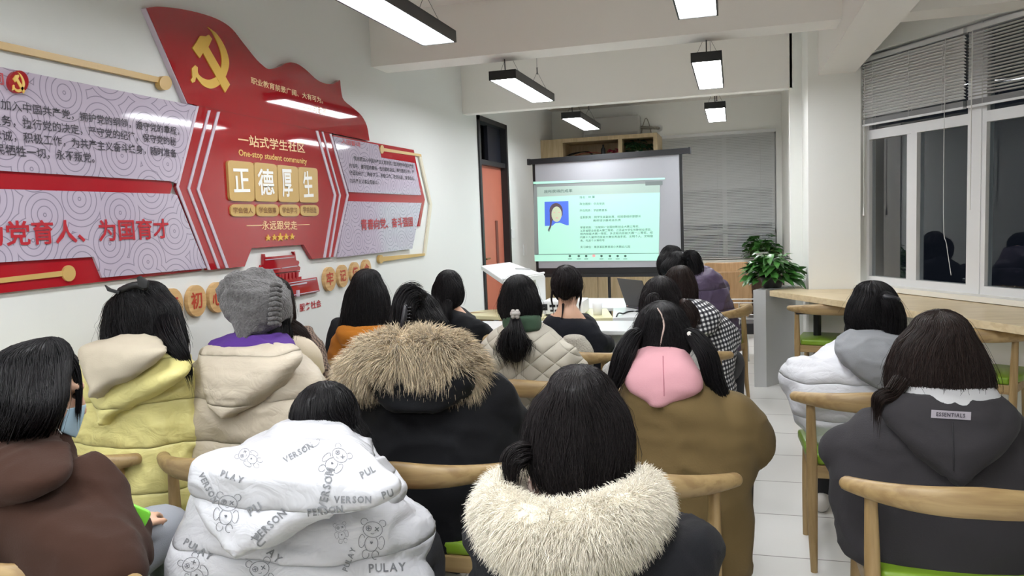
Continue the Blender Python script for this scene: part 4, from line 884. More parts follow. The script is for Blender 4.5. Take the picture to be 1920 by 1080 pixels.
        s.jVF = (Vj, Fj); s.jN = Nj
        s.jacket = put(garment, (Vj, Fj), m_top, s.o, True); s.M = M
        PEOPLE.append(s)
    def add(s, name, VF, m, smooth=True, label=None, parent=None):
        o = put(name, VF, m, parent or s.o, smooth)
        if label: o['label'] = label
        return o
    def shell(s, name, sl, dep, m, b=.05, bf=None, yaw=None, ex=2.4, top=.015, bot=.02, wr=(.006, 11), voxel=.009, smooth=4, extra=(), label=None, quiltp=None):
        L_ = Loft(sl, dep, (math.atan2(-s.fw[0], s.fw[1]) if yaw is None else yaw), b, bf, 40, 4, ex, top, bot)
        V, F, N_ = fuse([L_.mesh()]+list(extra), voxel, smooth)
        if quiltp: V = quilt(V, N_, quiltp, .006, s.seed+3)
        V = folds(V, N_, wr[0], wr[1], s.seed+9); o = s.add(name, (V, F), m, True, label); s.last = (V, F); return o
    def hair(s, sl, dep, kind='black', yaw=None, b=.105, bf=.055, top=.05, bot=.02, n=900, loose=.02, r=.0011, wave=.004, part=None, name='hair', lift=.004, ex=2.1):
        L_ = Loft(sl, dep, (math.atan2(-s.fw[0], s.fw[1]) if yaw is None else yaw), b, bf, 56, 4, ex, top, bot); G = L_.G; m_, nn = G.shape[:2]
        g = np.random.default_rng(100+s.seed); base = G.copy(); C = L_.R[:, None, :3]; out = G-C; out[..., 2] *= .3; nrm = out/(np.linalg.norm(out, axis=2)[..., None]+1e-9)
        jn = np.repeat(np.arange(nn)[None], m_, 0); ridge = (vnoise(np.stack([jn.ravel()*.55, np.repeat(np.arange(m_)*.05, nn), 0*jn.ravel()+s.seed], -1), 3).reshape(m_, nn)-.5)
        Minv = s.M.T; q = (base.reshape(-1, 3)-s.hc)@Minv.T-np.array([0, -.012, .025]); e = np.array([.086, .106, .107]); rr = np.linalg.norm(q/e, axis=1); face = (q[:, 1] > .045) & (q[:, 2] < .05)
        sc_ = np.where((rr < 1) & ~face, 1/np.maximum(rr, .05), 1); base = ((q*sc_[:, None]+np.array([0, -.012, .025]))@s.M.T+s.hc).reshape(base.shape)
        base = base+nrm*(ridge*.010)[..., None]*np.clip(np.linspace(0, 3, m_), 0, 1)[:, None, None]
        L_.G = base; parts = [L_.quads()]
        K = 14; t0 = g.random(n)**1.6*.5*(m_-1); span = (m_-1-L_.ncap*.6-t0)*g.uniform(.45, 1.0, n); ph = g.random(n)*nn
        tt = t0[:, None]+span[:, None]*np.linspace(0, 1, K)[None]; drift = g.normal(0, 1.1, (n, 1))*np.linspace(-.5, .5, K)[None]+wave*120*np.sin(np.linspace(0, 6, K)[None]+g.random((n, 1))*6)
        pp = (ph[:, None]+drift) % nn; i0 = np.clip(tt.astype(int), 0, m_-2); fi = tt-i0; j0 = pp.astype(int) % nn; fj = pp-np.floor(pp); j1 = (j0+1) % nn
        def samp(A): return (A[i0, j0]*(1-fi)[..., None]*(1-fj)[..., None]+A[i0+1, j0]*fi[..., None]*(1-fj)[..., None]+A[i0, j1]*(1-fi)[..., None]*fj[..., None]+A[i0+1, j1]*fi[..., None]*fj[..., None])
        P = samp(base); Nn = samp(nrm); off = g.uniform(-.001, lift, (n, 1))+np.linspace(0, 1, K)[None]**3*np.minimum(g.exponential(loose*.16, (n, 1)), loose*.6)
        P = P+Nn*off[..., None]; P[..., 2] -= np.linspace(0, 1, K)[None]**4*g.exponential(loose, (n, 1))*(tt[:, -1:] > (m_-8))
        R_ = r*g.uniform(.6, 1.5, (n, 1))*np.sqrt(np.clip(1.02-np.linspace(0, 1, K)[None]**2.5, .02, 1))
        fly = max(10, n//22); parts.append(strands(P, R_))
        Pf = P[:fly]+Nn[:fly]*(np.linspace(0, 1, K)[None]**1.5*g.uniform(.004, .022, (fly, 1)))[..., None]+np.cumsum(g.normal(0, .0016, (fly, K, 3)), 1); parts.append(strands(Pf, np.full((fly, K), .00042)))
        return s.add(name, joinA(*parts), HAIR[kind], True)
    def tail(s, pts, kind='black', n=260, spread=1.0, name='ponytail', r=.0011, flat=1.0, loose=.3, core=.82):
        """pts: (px, py, dep, radius)"""
        C = catmull([[*at(x, y, d), q] for x, y, d, q in pts], 5); p, rad = C[:, :3], np.maximum(C[:, 3], .002); V, F = tube(p, rad*core, rad*core*flat, n=14)
        g = np.random.default_rng(40+s.seed+int(pts[0][0])); k = len(p); T = np.gradient(p, axis=0); T /= np.linalg.norm(T, axis=1)[:, None]; S = np.cross(T, _f); S /= np.linalg.norm(S, axis=1)[:, None]; U = np.cross(T, S)
        th = g.random((n, 1))*2*pi+np.linspace(0, .5, k)[None]*g.normal(0, 1, (n, 1)); q = g.uniform(core*.9, 1.04, (n, 1))*(1+np.linspace(0, 1, k)[None]**3*g.normal(0, loose, (n, 1)))*spread
        P = p[None]+(S[None]*(np.cos(th)*q*rad)[..., None]+U[None]*(np.sin(th)*q*rad*flat)[..., None]); P[..., 2] -= np.linspace(0, 1, k)[None]**6*g.exponential(.02, (n, 1))
        R_ = r*g.uniform(.6, 1.4, (n, 1))*np.sqrt(np.clip(1.02-np.linspace(0, 1, k)[None]**3, .02, 1)); i = [f for f in F if len(f) == 4]
        return s.add(name, joinA((V, np.array(i)), strands(P, R_)), HAIR[kind], True)
    def fur(s, name, pts, m, n, length, r=.0009, flat=.8, flow=(0, 0, -.25), label=None, jit=.45, clump=0):
        C = catmull([[*at(x, y, d), q] for x, y, d, q in pts], 6); V, F = tube(C[:, :3], C[:, 3], C[:, 3]*flat, n=20, side=_u); g = np.random.default_rng(5+s.seed)
        q4 = np.array([f for f in F if len(f) == 4]); A = V[q4]; ar = np.linalg.norm(np.cross(A[:, 2]-A[:, 0], A[:, 3]-A[:, 1]), axis=1); k = g.choice(len(q4), n, p=ar/ar.sum()); u, v = g.random((n, 1)), g.random((n, 1))
        root = (A[k, 0]*(1-u)+A[k, 1]*u)*(1-v)+(A[k, 3]*(1-u)+A[k, 2]*u)*v; nr = np.cross(A[k, 2]-A[k, 0], A[k, 3]-A[k, 1]); nr /= np.linalg.norm(nr, axis=1)[:, None]+1e-9; ctr = C[:, :3][np.argmin(((root[:, None]-C[None, :, :3])**2).sum(-1), 1)]
        nr *= np.sign(((root-ctr)*nr).sum(1))[:, None]
        cl = np.stack([vnoise(root*28, 61), vnoise(root*28, 62), vnoise(root*28, 63)], -1)-.5
        d = nr+np.array(flow)+g.normal(0, jit*.6, (n, 3))+cl*(1.6+clump); d /= np.linalg.norm(d, axis=1)[:, None]; L_ = length*g.uniform(.55, 1.2, (n, 1)); K = 5; t = np.linspace(0, 1, K)[None, :, None]
        P = root[:, None]-nr[:, None]*.004+d[:, None]*L_[..., None]*t+np.array([0, 0, -1.])*(L_[..., None]*t**2*.35)+g.normal(0, .0012, (n, K, 3))*t
        Vi, Fi = strands(P, r*g.uniform(.6, 1.4, (n, 1))*np.array([1, .95, .8, .55, .12])[None])
        return s.add(name, joinA((V, q4), (Vi, Fi)), m, True, label)
def cloth(name, rgb, rough=.85, weave=260, k=.12, sheen=.04): return mat(name, rgb, rough, bump=(weave, k), spec=.25, sheen=sheen)
def under(px, py, dep, yaw=0, fwd=.022, down=.136):
    """head centre below the crown seen at a pixel"""
    return at(px, py, dep)+np.array([-sin(yaw)*fwd, cos(yaw)*fwd, -down])
class Torso(Loft):
    def __init__(s, sl, dep, yaw=0, *a, zmin=.43, **k):
        keep = [q for q in sl if at(0.5*(q[1]+q[2]), q[0], dep)[2] > zmin]; low = [q for q in sl if q not in keep]
        if low:
            a_, b_ = keep[-1], low[0]; za, zb = at(.5*(a_[1]+a_[2]), a_[0], dep)[2], at(.5*(b_[1]+b_[2]), b_[0], dep)[2]; t = (za-zmin)/(za-zb); g = lambda i: (a_[i] if len(a_) > i else 0)*(1-t)+(b_[i] if len(b_) > i else 0)*t
            if t > .12: keep = keep+[(g(0), g(1), g(2), g(3))]
        super().__init__(keep, dep, yaw, *a, **k)

def nylon(name, rgb, rough=.45, scale=11, k=.16, dist=.03, pitch=.15):
    m = mat(name, rgb, rough, spec=.4); N, L, b = nodes_of(m); tc = N.new('ShaderNodeTexCoord'); mp = N.new('ShaderNodeMapping'); mp.inputs['Scale'].default_value = (1, 1, 1.6); L.new(tc.outputs['Object'], mp.inputs[0])
    n1 = N.new('ShaderNodeTexNoise'); n1.inputs['Scale'].default_value = scale; n1.inputs['Detail'].default_value = 3; n1.inputs['Distortion'].default_value = 1.2; L.new(mp.outputs[0], n1.inputs[0])
    a = N.new('ShaderNodeMath'); a.operation = 'MULTIPLY_ADD'; a.inputs[1].default_value = 2; a.inputs[2].default_value = -1; L.new(n1.outputs[0], a.inputs[0]); c = N.new('ShaderNodeMath'); c.operation = 'ABSOLUTE'; L.new(a.outputs[0], c.inputs[0])
    bp = N.new('ShaderNodeBump'); bp.inputs['Strength'].default_value = k; bp.inputs['Distance'].default_value = dist; L.new(c.outputs[0], bp.inputs['Height']); 
    sx = N.new('ShaderNodeSeparateXYZ'); L.new(tc.outputs['Object'], sx.inputs[0]); n2 = N.new('ShaderNodeTexNoise'); n2.inputs['Scale'].default_value = 4; L.new(tc.outputs['Object'], n2.inputs[0])
    def M_(op, a_, v=None, v2=None):
        q = N.new('ShaderNodeMath'); q.operation = op; L.new(a_, q.inputs[0])
        if v is not None: q.inputs[1].default_value = v
        if v2 is not None: q.inputs[2].default_value = v2
        return q
    wv = M_('MULTIPLY', n2.outputs[0], .045); ad = N.new('ShaderNodeMath'); ad.operation = 'ADD'; L.new(sx.outputs[2], ad.inputs[0]); L.new(wv.outputs[0], ad.inputs[1])
    sn = M_('ABSOLUTE', M_('SINE', M_('MULTIPLY', ad.outputs[0], pi/pitch).outputs[0]).outputs[0]); pw = M_('POWER', sn.outputs[0], .22)
    b2 = N.new('ShaderNodeBump'); b2.inputs['Strength'].default_value = .75; b2.inputs['Distance'].default_value = .03; L.new(pw.outputs[0], b2.inputs['Height']); L.new(bp.outputs[0], b2.inputs['Normal']); L.new(b2.outputs[0], b.inputs['Normal']); return m
# ------------------------------------------------------------------ the people, from the back row of chairs nearest the viewer forward
# girl with the cream fur collar
T = Torso([(925, 985, 1165), (945, 930, 1225), (975, 900, 1268), (1015, 886, 1310), (1070, 880, 1330), (1150, 872, 1338), (1260, 880, 1330)], 1.70, 0, .14, .13)
p = Person('person with black bob hair and fluffy cream fur collar over a black coat', T, under(1085, 688, 1.70), cloth('black_denim', (22, 23, 28), .75, 420, .25), hpitch=.35, wr=(.008, 11))
p.shell('scarf', [(878, 1000, 1160), (905, 988, 1172), (940, 975, 1185)], 1.69, mat('houndstooth', (225, 206, 196), .9), .075, .06, wr=(.004, 20), label='brown and cream houndstooth scarf')
p.hair([(722, 1028, 1138), (755, 1000, 1166), (790, 988, 1178), (825, 984, 1182), (858, 988, 1178), (888, 1000, 1176), (905, 1022, 1150)], 1.70, 'soft', b=.112, bf=.07, top=.045, n=2600, loose=.02, r=.0009)
p.tail([(1000, 846, 1.66, .012), (978, 850, 1.64, .02), (962, 864, 1.63, .02), (958, 886, 1.62, .009)], 'soft', 300, 1.3, 'side_hair', .0009, core=.3)
p.tail([(1160, 850, 1.68, .03), (1168, 880, 1.67, .024), (1178, 900, 1.66, .01)], 'soft', 220, 1.1, 'side_hair', .0009)
p.fur('fur_collar', [(1000, 912, 1.76, .035), (948, 925, 1.70, .048), (935, 960, 1.62, .056), (985, 1000, 1.55, .066), (1065, 1012, 1.52, .072), (1150, 985, 1.54, .066), (1206, 945, 1.62, .055), (1200, 918, 1.70, .044), (1150, 908, 1.76, .03)], island_var(mat('fur_cream', (238, 231, 215), .7, sheen=.3, var=(9, .04)), .06), 32000, .034, .00085, .8, (0, 0, -.45), 'fluffy cream fur collar', .55, -.7)
N, L, b = nodes_of(MATS['houndstooth']); tc = N.new('ShaderNodeTexCoord'); mp = N.new('ShaderNodeMapping'); mp.inputs['Rotation'].default_value = (0, .7, .2); ck_ = N.new('ShaderNodeTexChecker'); ck_.inputs['Scale'].default_value = 58; ck_.inputs[1].default_value = lin((226, 206, 196)); ck_.inputs[2].default_value = lin((150, 118, 108))
L.new(tc.outputs['Object'], mp.inputs[0]); L.new(mp.outputs[0], ck_.inputs[0]); L.new(ck_.outputs[0], b.inputs['Base Color'])

# bowed girl in the white printed puffer
T = Torso([(812, 500, 655, .2), (845, 452, 690, .16), (885, 395, 715, .10), (930, 368, 735, .05), (985, 352, 738, .02), (1040, 338, 762, 0), (1100, 320, 795, 0), (1190, 305, 815, 0), (1330, 330, 790, 0)], 1.82, -.04, .17, .15, top=.02)
p = Person('person bowed forward in a white puffer jacket printed with bears and grey words', T, at(606, 806, 2.10), nylon('white_nylon', (192, 193, 198), .38), hpitch=.9, puff=.014, wr=(.018, 6), sleeve=(.085, .08, .05), quiltp=.2)
whitej = p
p.hair([(772, 560, 645), (795, 540, 668), (820, 530, 682), (850, 528, 690), (880, 535, 690)], 2.12, 'black', b=.11, bf=.08, top=.03, n=1500, loose=.03)
nyl = MATS['white_nylon']
p.shell('collar', [((500, 812), (618, 790), .09), ((462, 832), (655, 808), .06), ((448, 858), (690, 842), .03), ((420, 890), (712, 880))], 1.93, nyl, .10, .09, wr=(.007, 9), top=.02)
p.shell('hood', [((455, 852), (668, 834), .03), ((376, 872), (712, 874)), ((360, 892), (724, 902)), ((362, 925), (706, 915)), ((385, 970), (620, 940)), ((425, 1004), (545, 992)), ((450, 1014), (510, 1006))], 1.66, nyl, .085, .06, wr=(.012, 8), voxel=.008, top=.012, label='hood of the printed puffer lying on the back', quiltp=.11)
whood = p.last
p.shell('hood_side', [((690, 872), (722, 868)), ((700, 900), (752, 905)), ((712, 930), (762, 926)), ((722, 965), (738, 962))], 1.76, nyl, .05, .05, wr=(.005, 14), voxel=.007)
# the print: words and small outline bears laid on the cloth
def decal(parts2d, px, py, dep, ang, scale, trees, off=.002):
    """flat drawing (x right, y up, metres) -> laid on the cloth below it"""
    c = at(px, py, dep); d = ray(px, py); d /= np.linalg.norm(d); ex = _r*cos(ang)+_u*sin(ang); ey = -_r*sin(ang)+_u*cos(ang); out = []
    for V, F in parts2d:
        W_ = []; ok = True
        for v in V:
            q = c+ex*v[0]*scale+ey*v[1]*scale; o_ = q-d*.6; best = None
            for tr in trees:
                h = tr.ray_cast(Vector(o_), Vector(d), 1.5)
                if h[0] is not None and (best is None or h[3] < best): best = h[3]
            if best is None: ok = False; break
            W_.append(o_+d*(best-off))
        if ok and np.ptp(np.array(W_)@d) < .09: out.append((np.array(W_), F))
    return out
def word2d(s):
    out = []; x = 0; s = s.strip()
    for ch in s: V, F, a = letters(ch, .025); out.append((np.column_stack([V[:, 0]*a*.9+x, V[:, 1]]), F)); x += a*.9+.14
    return [(V-np.array([x/2, .5]), F) for V, F in out]
def stroke(P, w=.035, closed=False):
    P = np.array(P, float)
    if closed: P = np.vstack([P, P[:1]])
    T_ = np.gradient(P, axis=0)
    if closed: T_[0] = T_[-1] = P[1]-P[-2]
    T_ /= np.linalg.norm(T_, axis=1)[:, None]+1e-9; Nn = np.column_stack([-T_[:, 1], T_[:, 0]])*w/2
    V = np.vstack([P+Nn, P-Nn]); n = len(P); return V, [(i, i+1, n+i+1, n+i) for i in range(n-1)]
def arc(cx_, cy_, rx, ry, a0=0, a1=2*pi, n=20): return [(cx_+rx*cos(a), cy_+ry*sin(a)) for a in np.linspace(a0, a1, n)]
def bear2d():
    S = [stroke(arc(0, 1.45, .62, .5)), stroke(arc(-.58, 1.9, .22, .22, .2, 4.6, 12)), stroke(arc(.58, 1.9, .22, .22, -1.4, 3.0, 12)), stroke(arc(0, .55, .42, .5, 2.2, 7.2, 18)), stroke(arc(-.62, .65, .2, .42, .6, 5.8, 12)), stroke(arc(.62, .65, .2, .42, -2.4, 2.6, 12)), stroke(arc(-.3, -.15, .22, .28, 1.2, 6.6, 12)), stroke(arc(.32, -.15, .22, .28, 0, 5.2, 12)),
         stroke([(.14, 1.62), (.38, 1.38)], .06), stroke([(.38, 1.62), (.14, 1.38)], .06), stroke(arc(-.26, 1.5, .17, .17, 0, 6.3, 12)), stroke([(-.26, 1.62), (-.26, 1.38)], .05), stroke([(-.38, 1.5), (-.14, 1.5)], .05), stroke(arc(0, 1.22, .1, .05, pi, 2*pi, 6)), (np.array([(0, .5), (.1, .62), (.06, .7), (0, .66), (-.06, .7), (-.1, .62)]), [(0, 1, 2, 3, 4, 5)])]
    return [(V-np.array([0, .8]), F) for V, F in S]
def bvh(VF):
    V, F = VF; return BVHTree.FromPolygons([tuple(v) for v in V], [tuple(int(i) for i in f) for f in F])
tj, th_ = bvh(whitej.jVF), bvh(whood); tc_ = bvh(tuple(np.array(x) if i == 0 else x for i, x in enumerate(join(whitej.jVF))))
words = [('VERSON', 505, 985, 1.6, .75, .030), ('VERSON', 612, 915, 1.62, 1.35, .030), ('VERSON', 662, 937, 1.7, .0, .026), ('PERSON', 610, 958, 1.7, .12, .026), ('PULAY', 502, 1030, 1.7, -.75, .032), ('PULAY', 372, 1030, 1.75, -.55, .030), ('PULAY', 728, 1064, 1.78, .05, .034), ('VERSON', 390, 915, 1.65, -1.1, .024), ('PU', 478, 954, 1.6, .5, .034), ('PLAY', 436, 894, 1.62, -.35, .026), ('VERSON', 560, 848, 1.75, .5, .024), ('PUL', 690, 884, 1.66, .5, .026), ('PULAY', 655, 1048, 1.72, 1.2, .022), ('PU', 728, 926, 1.7, .3, .028)]
for s_, x, y, d_, a, k in words:
    q_ = decal(word2d(s_), x, y, d_, a, k*.56, (tj, th_))
    if q_: p.add('printed_word', join(*q_), mat('print_grey', (118, 120, 124), .5), False)
for x, y, d_, a, k in ((424, 962, 1.62, -.15, .032), (626, 865, 1.66, -.75, .028), (697, 1012, 1.74, -.1, .034), (585, 818, 1.9, -.8, .026), (366, 1074, 1.78, .5, .032), (490, 1086, 1.7, .2, .034), (640, 1000, 1.7, .2, .018), (468, 858, 1.66, 1.0, .022)):
    q_ = decal(bear2d(), x, y, d_, a, k, (tj, th_))
    if q_: p.add('printed_bear', join(*q_), mat('print_line', (96, 98, 104), .5), False)

# masked girl in the brown hoodie
T = Torso([(822, -40, 78), (850, -75, 112), (885, -95, 140), (930, -105, 195), (985, -108, 236), (1040, -100, 240), (1120, -95, 235), (1250, -80, 200)], 1.92, -.35, .14, .13)
mb = cloth('brown_fleece', (56, 35, 26), .9)
p = Person('person in a brown hoodie and blue face mask looking down, partly cut by the frame', T, under(42, 640, 1.95, -.7), mb, yaw=-.35, hyaw=-.62, hpitch=.35, bottom=(150, 152, 158), wr=(.012, 7), legs=False,
    arms=((at(-60, 905, 1.95), at(-60, 1080, 2.05), at(120, 1090, 2.2)), (at(165, 905, 1.9), at(228, 1040, 1.84), at(243, 992, 1.93))), sleeve=(.075, .065, .05))
p.shell('hood', [(812, -50, 88, .06), (838, -80, 116, .02), (870, -95, 122), (905, -95, 95), (945, -80, 50)], 1.86, mb, .10, .09, yaw=-.35, wr=(.01, 9), top=.01)
p.hair([(672, 12, 112), (705, -22, 130), (740, -40, 134), (775, -48, 118), (805, -50, 92), (830, -50, 62)], 1.95, 'black', yaw=-.62, b=.125, bf=.045, top=.05, n=1800, loose=.03)
p.tail([(-12, 830, 1.9, .05), (0, 880, 1.84, .045), (0, 940, 1.8, .035), (2, 985, 1.8, .015)], 'black', 500, 1.1, 'long_hair')
p.tail([(118, 668, 1.97, .012), (140, 690, 1.99, .008), (148, 730, 1.99, .005), (146, 775, 1.99, .003)], 'black', 60, 1.6, 'loose_hair', .0009)
hc = p.hc; M = p.M
def mp_(pts): return [hc+M@np.array(q) for q in pts]
V, F = tube(mp_([(-.058, .068, -.05), (-.03, .098, -.052), (0, .116, -.054), (.03, .098, -.052), (.058, .068, -.05)]), [.030, .04, .045, .04, .030], .004, side=M[:, 2], n=16, sub=4)
mk = p.add('face_mask', (V, F), mat('mask_blue', (176, 205, 222), .7), True, 'pale blue face mask')
for z0, z1 in ((-.02, .015), (-.08, -.02)): p.add('mask_loop', tube(mp_([(.056, .07, z0-.005), (.075, .03, (z0+z1)/2), (.08, -.01, z1)]), .0016, n=5, sub=4), mat('mask_loop_white', (235, 235, 235), .6), True, None, mk)
kn_ = mat('grey_denim', (152, 156, 164), .85, bump=(300, .2))
p.add('trouser_leg', tube([at(205, 1060, 2.0), at(275, 1010, 2.12), at(318, 1000, 2.24), at(325, 1090, 2.26), at(318, 1240, 2.22)], [.085, .082, .068, .062, .058], n=20, sub=5), kn_)
p.add('trouser_leg', tube([at(120, 1080, 2.05), at(190, 1040, 2.3), at(225, 1030, 2.42), at(240, 1150, 2.44), at(240, 1250, 2.4)], [.085, .08, .068, .062, .055], n=20, sub=5), kn_)
ph = thing('smartphone', 'phone in a bright green case held by the masked girl', 'phone', at(245, 966, 2.02))
q0 = at(252, 966, 1.9); ea = _r*.80-_u*.42+_f*.2; ea /= np.linalg.norm(ea); eb_ = np.cross(ea, _f); eb_ /= np.linalg.norm(eb_); ec = np.cross(ea, eb_)
def pb(a, b_, c): return q0+ea*a+eb_*b_+ec*c
put('case', prism([pb(x, y, 0) for x, y in rrect([(-.035, -.026), (.035, -.026), (.035, .026), (-.035, .026)], .3)], tuple(ec*.011), .002), mat('lime_case', (128, 214, 70), .35), ph)
ccd = -1 if np.dot(ec, _f) > 0 else 1
for a, b_ in ((-.02, -.012), (-.02, .004), (-.006, -.004)): put('lens', sphere(pb(a, b_, 0 if ccd < 0 else .011), .0048, 10), m_black, ph, True)

# girl in the charcoal hoodie at the window side
T = Torso([(748, 1690, 1862, .05), (772, 1655, 1900, .02), (805, 1612, 1925), (850, 1588, 1945), (905, 1577, 1955), (980, 1582, 1960), (1060, 1600, 1955), (1150, 1612, 1950), (1215, 1620, 1945)], 2.18, .0, .145, .13)
mc = cloth('charcoal_fleece', (52, 50, 53), .88)
p = Person('person with long brown hair in a charcoal hoodie, seated by the window counter', T, under(1768, 580, 2.2), mc, wr=(.012, 7), sleeve=(.08, .075, .05), hpitch=.25)
p.shell('inner_hood', [(716, 1690, 1850, .06), (735, 1680, 1862, .02), (765, 1690, 1872)], 2.12, cloth('pale_grey_lining', (186, 186, 188)), .115, .10, wr=(.002, 12), label='pale grey inner hood')
p.shell('hood', [(742, 1668, 1872, .05), (762, 1660, 1890, .03), (790, 1668, 1893, .02), (825, 1694, 1876), (862, 1728, 1842), (890, 1766, 1808)], 2.06, mc, .085, .085, ex=2.1, wr=(.006, 10), label='charcoal hood lying on the back')
hv = p.last
p.hair([(612, 1722, 1815), (642, 1697, 1834), (675, 1684, 1846), (705, 1678, 1852), (730, 1682, 1848), (755, 1706, 1822)], 2.2, 'brown', b=.13, bf=.05, top=.045, bot=.03, n=2800, loose=.025, r=.001, wave=.004)
p.tail([(1690, 715, 2.13, .020), (1672, 738, 2.11, .018), (1650, 745, 2.11, .016), (1642, 762, 2.12, .007)], 'brown', 260, 1.2, 'side_hair', core=.3)
tl = bvh(hv); sm = []
for y_ in np.linspace(792, 882, 12):
    d_ = ray(1786+(y_-792)*.03, y_); d_ /= np.linalg.norm(d_); h_ = tl.ray_cast(Vector(EYE), Vector(d_), 4)
    if h_[0] is not None: sm.append(np.array(h_[0])-d_*.0006)
if len(sm) > 3: p.add('hood_seam', tube(sm, .0018, n=6), mat('charcoal_seam', (38, 37, 40), .9))
dd_ = decal([(np.array([(x, y) for x in np.linspace(-.052, .052, 9) for y in (-.0105, .0105)]), [(2*i, 2*i+2, 2*i+3, 2*i+1) for i in range(8)])], 1783, 778, 1.98, -.06, 1, (tl,), .003)
if dd_:
    lb = p.add('label_patch', join(*dd_), mat('label_grey', (150, 144, 152), .6), False); w_ = decal(word2d('ESSENTIALS'), 1783, 778, 1.98, -.06, .0105, (tl,), .005)
    if w_: p.add('label_lettering', join(*w_), m_ink, False, None, lb)

# girl in the white puffer with grey hood
T = Torso([(640, 1590, 1690, .05), (662, 1548, 1712, .03), (695, 1510, 1730), (735, 1490, 1745), (775, 1492, 1750), (820, 1520, 1745), (870, 1540, 1738), (905, 1545, 1735)], 3.22, .05, .17, .16)
p = Person('person with tied black hair in a white puffer with grey hood', T, under(1645, 526, 3.24, .3), nylon('white_puffer', (206, 207, 212)), yaw=.0, hyaw=.3, puff=.012, wr=(.013, 8), sleeve=(.09, .085, .055), bottom=(32, 32, 36), quiltp=.16)
mg = cloth('grey_hoodie', (140, 142, 146), .9)
p.shell('hood', [(628, 1582, 1692, .06), (650, 1571, 1700, .02), (680, 1580, 1700), (705, 1606, 1695), (724, 1640, 1690)], 3.07, mg, .12, .10, wr=(.008, 10), label='grey fleece hood')
p.hair([(548, 1610, 1676), (570, 1600, 1690), (595, 1596, 1697), (618, 1604, 1696), (638, 1624, 1692)], 3.24, 'black', yaw=.3, b=.115, bf=.04, top=.05, n=1100, loose=.01)
p.tail([(1655, 554, 3.15, .02), (1668, 564, 3.11, .03), (1674, 595, 3.11, .034), (1672, 635, 3.12, .024)], 'black', 300)
p.add('hair_claw', tube([at(1660, 556, 3.10), at(1672, 558, 3.09), at(1684, 562, 3.10)], .010, n=8, sub=3), mat('hair_claw_dark', (50, 50, 56), .3))
p.add('mask_loop', tube([at(1597, 583, 3.24), at(1593, 603, 3.24), at(1600, 612, 3.22), at(1607, 628, 3.2)], .002, n=6, sub=4), MATS['mask_loop_white'])
p.tail([(1604, 590, 3.3, .014), (1590, 612, 3.28, .008), (1586, 640, 3.26, .004)], 'black', 60, 1.5, 'loose_hair', .001)

# girl with pigtails, pink hood and olive coat
T = Torso([(690, 1188, 1298, .05), (712, 1170, 1326, .02), (745, 1162, 1362), (785, 1160, 1393), (825, 1160, 1410), (865, 1166, 1412), (900, 1178, 1402), (960, 1182, 1406), (1040, 1185, 1404), (1100, 1190, 1398)], 2.40, -.06, .15, .14, zmin=.34)
p = Person('person with two low pigtails, pink hood and olive brown coat', T, under(1240, 563, 2.44), cloth('olive_wool', (110, 92, 59), .9, 180, .1), wr=(.012, 6), sleeve=(.085, .085, .055), bottom=(60, 56, 50))
p.hair([(590, 1202, 1276), (612, 1190, 1292), (635, 1186, 1296), (655, 1190, 1293), (672, 1200, 1280)], 2.44, 'black', b=.1, bf=.06, top=.038, n=1700, loose=.0, r=.0009)
p.shell('hood', [(658, 1198, 1284, .04), (678, 1182, 1300, .01), (702, 1170, 1315), (722, 1172, 1314), (738, 1192, 1296), (748, 1215, 1268)], 2.32, cloth('pink_fleece', (210, 156, 164), .9), .075, .07, ex=2.6, wr=(.007, 9), label='pale pink hood')
hp_ = bvh(p.last); sm = []
for y_ in np.linspace(668, 742, 12):
    d_ = ray(1243+(y_-668)*.03, y_); d_ /= np.linalg.norm(d_); h_ = hp_.ray_cast(Vector(EYE), Vector(d_), 4)
    if h_[0] is not None: sm.append(np.array(h_[0])-d_*.0005)
if len(sm) > 3: p.add('hood_seam', tube(sm, .0016, n=6), mat('pink_seam', (186, 122, 134), .9))
p.tail([(1198, 622, 2.36, .012), (1186, 634, 2.34, .022), (1172, 662, 2.32, .026), (1160, 695, 2.32, .022), (1146, 722, 2.32, .010)], 'black', 420, 1.15, 'pigtail')
p.tail([(1288, 622, 2.36, .012), (1304, 634, 2.34, .022), (1324, 662, 2.32, .026), (1338, 705, 2.32, .024), (1360, 742, 2.32, .012)], 'black', 420, 1.15, 'pigtail')
for x in (1190, 1296): p.add('hair_tie', tube([at(x-3, 626, 2.335), at(x+3, 628, 2.335)], .008, n=10), mat('tie_white', (226, 220, 214), .6))
p.add('parting', tube([at(1233, 578, 2.365), at(1241, 592, 2.347), at(1245, 612, 2.338), at(1241, 632, 2.338), at(1238, 650, 2.342)], [.0018, .0028, .003, .0025, .0015], n=6, sub=4), mat('scalp', (190, 168, 158), .7))

# girl in the black coat with tan fur trim
T = Torso([(655, 715, 860, .08), (690, 702, 905, .03), (730, 680, 935), (770, 662, 958), (810, 652, 974), (850, 650, 984), (885, 655, 984), (960, 680, 950), (1040, 690, 930), (1090, 700, 920)], 2.55, .05, .17, .15)
mk_ = cloth('black_coat', (15, 16, 20), .8, 300, .1)
p = Person('person in a black coat with thick tan fur hood trim and claw clip', T, under(776, 546, 2.56), mk_, wr=(.012, 7), sleeve=(.085, .08, .05))
p.shell('hood', [(672, 705, 875, .05), (700, 690, 890), (732, 692, 880), (758, 720, 850)], 2.40, mk_, .08, .08, wr=(.007, 10))
p.hair([(570, 742, 812), (592, 730, 828), (615, 726, 836), (636, 728, 840), (652, 740, 830)], 2.56, 'black', b=.11, bf=.06, top=.042, n=1500, loose=.01)
p.tail([(760, 632, 2.46, .02), (756, 600, 2.44, .03), (758, 572, 2.44, .032), (772, 554, 2.48, .034), (792, 552, 2.5, .02)], 'black', 420, 1.15, 'twisted_hair')
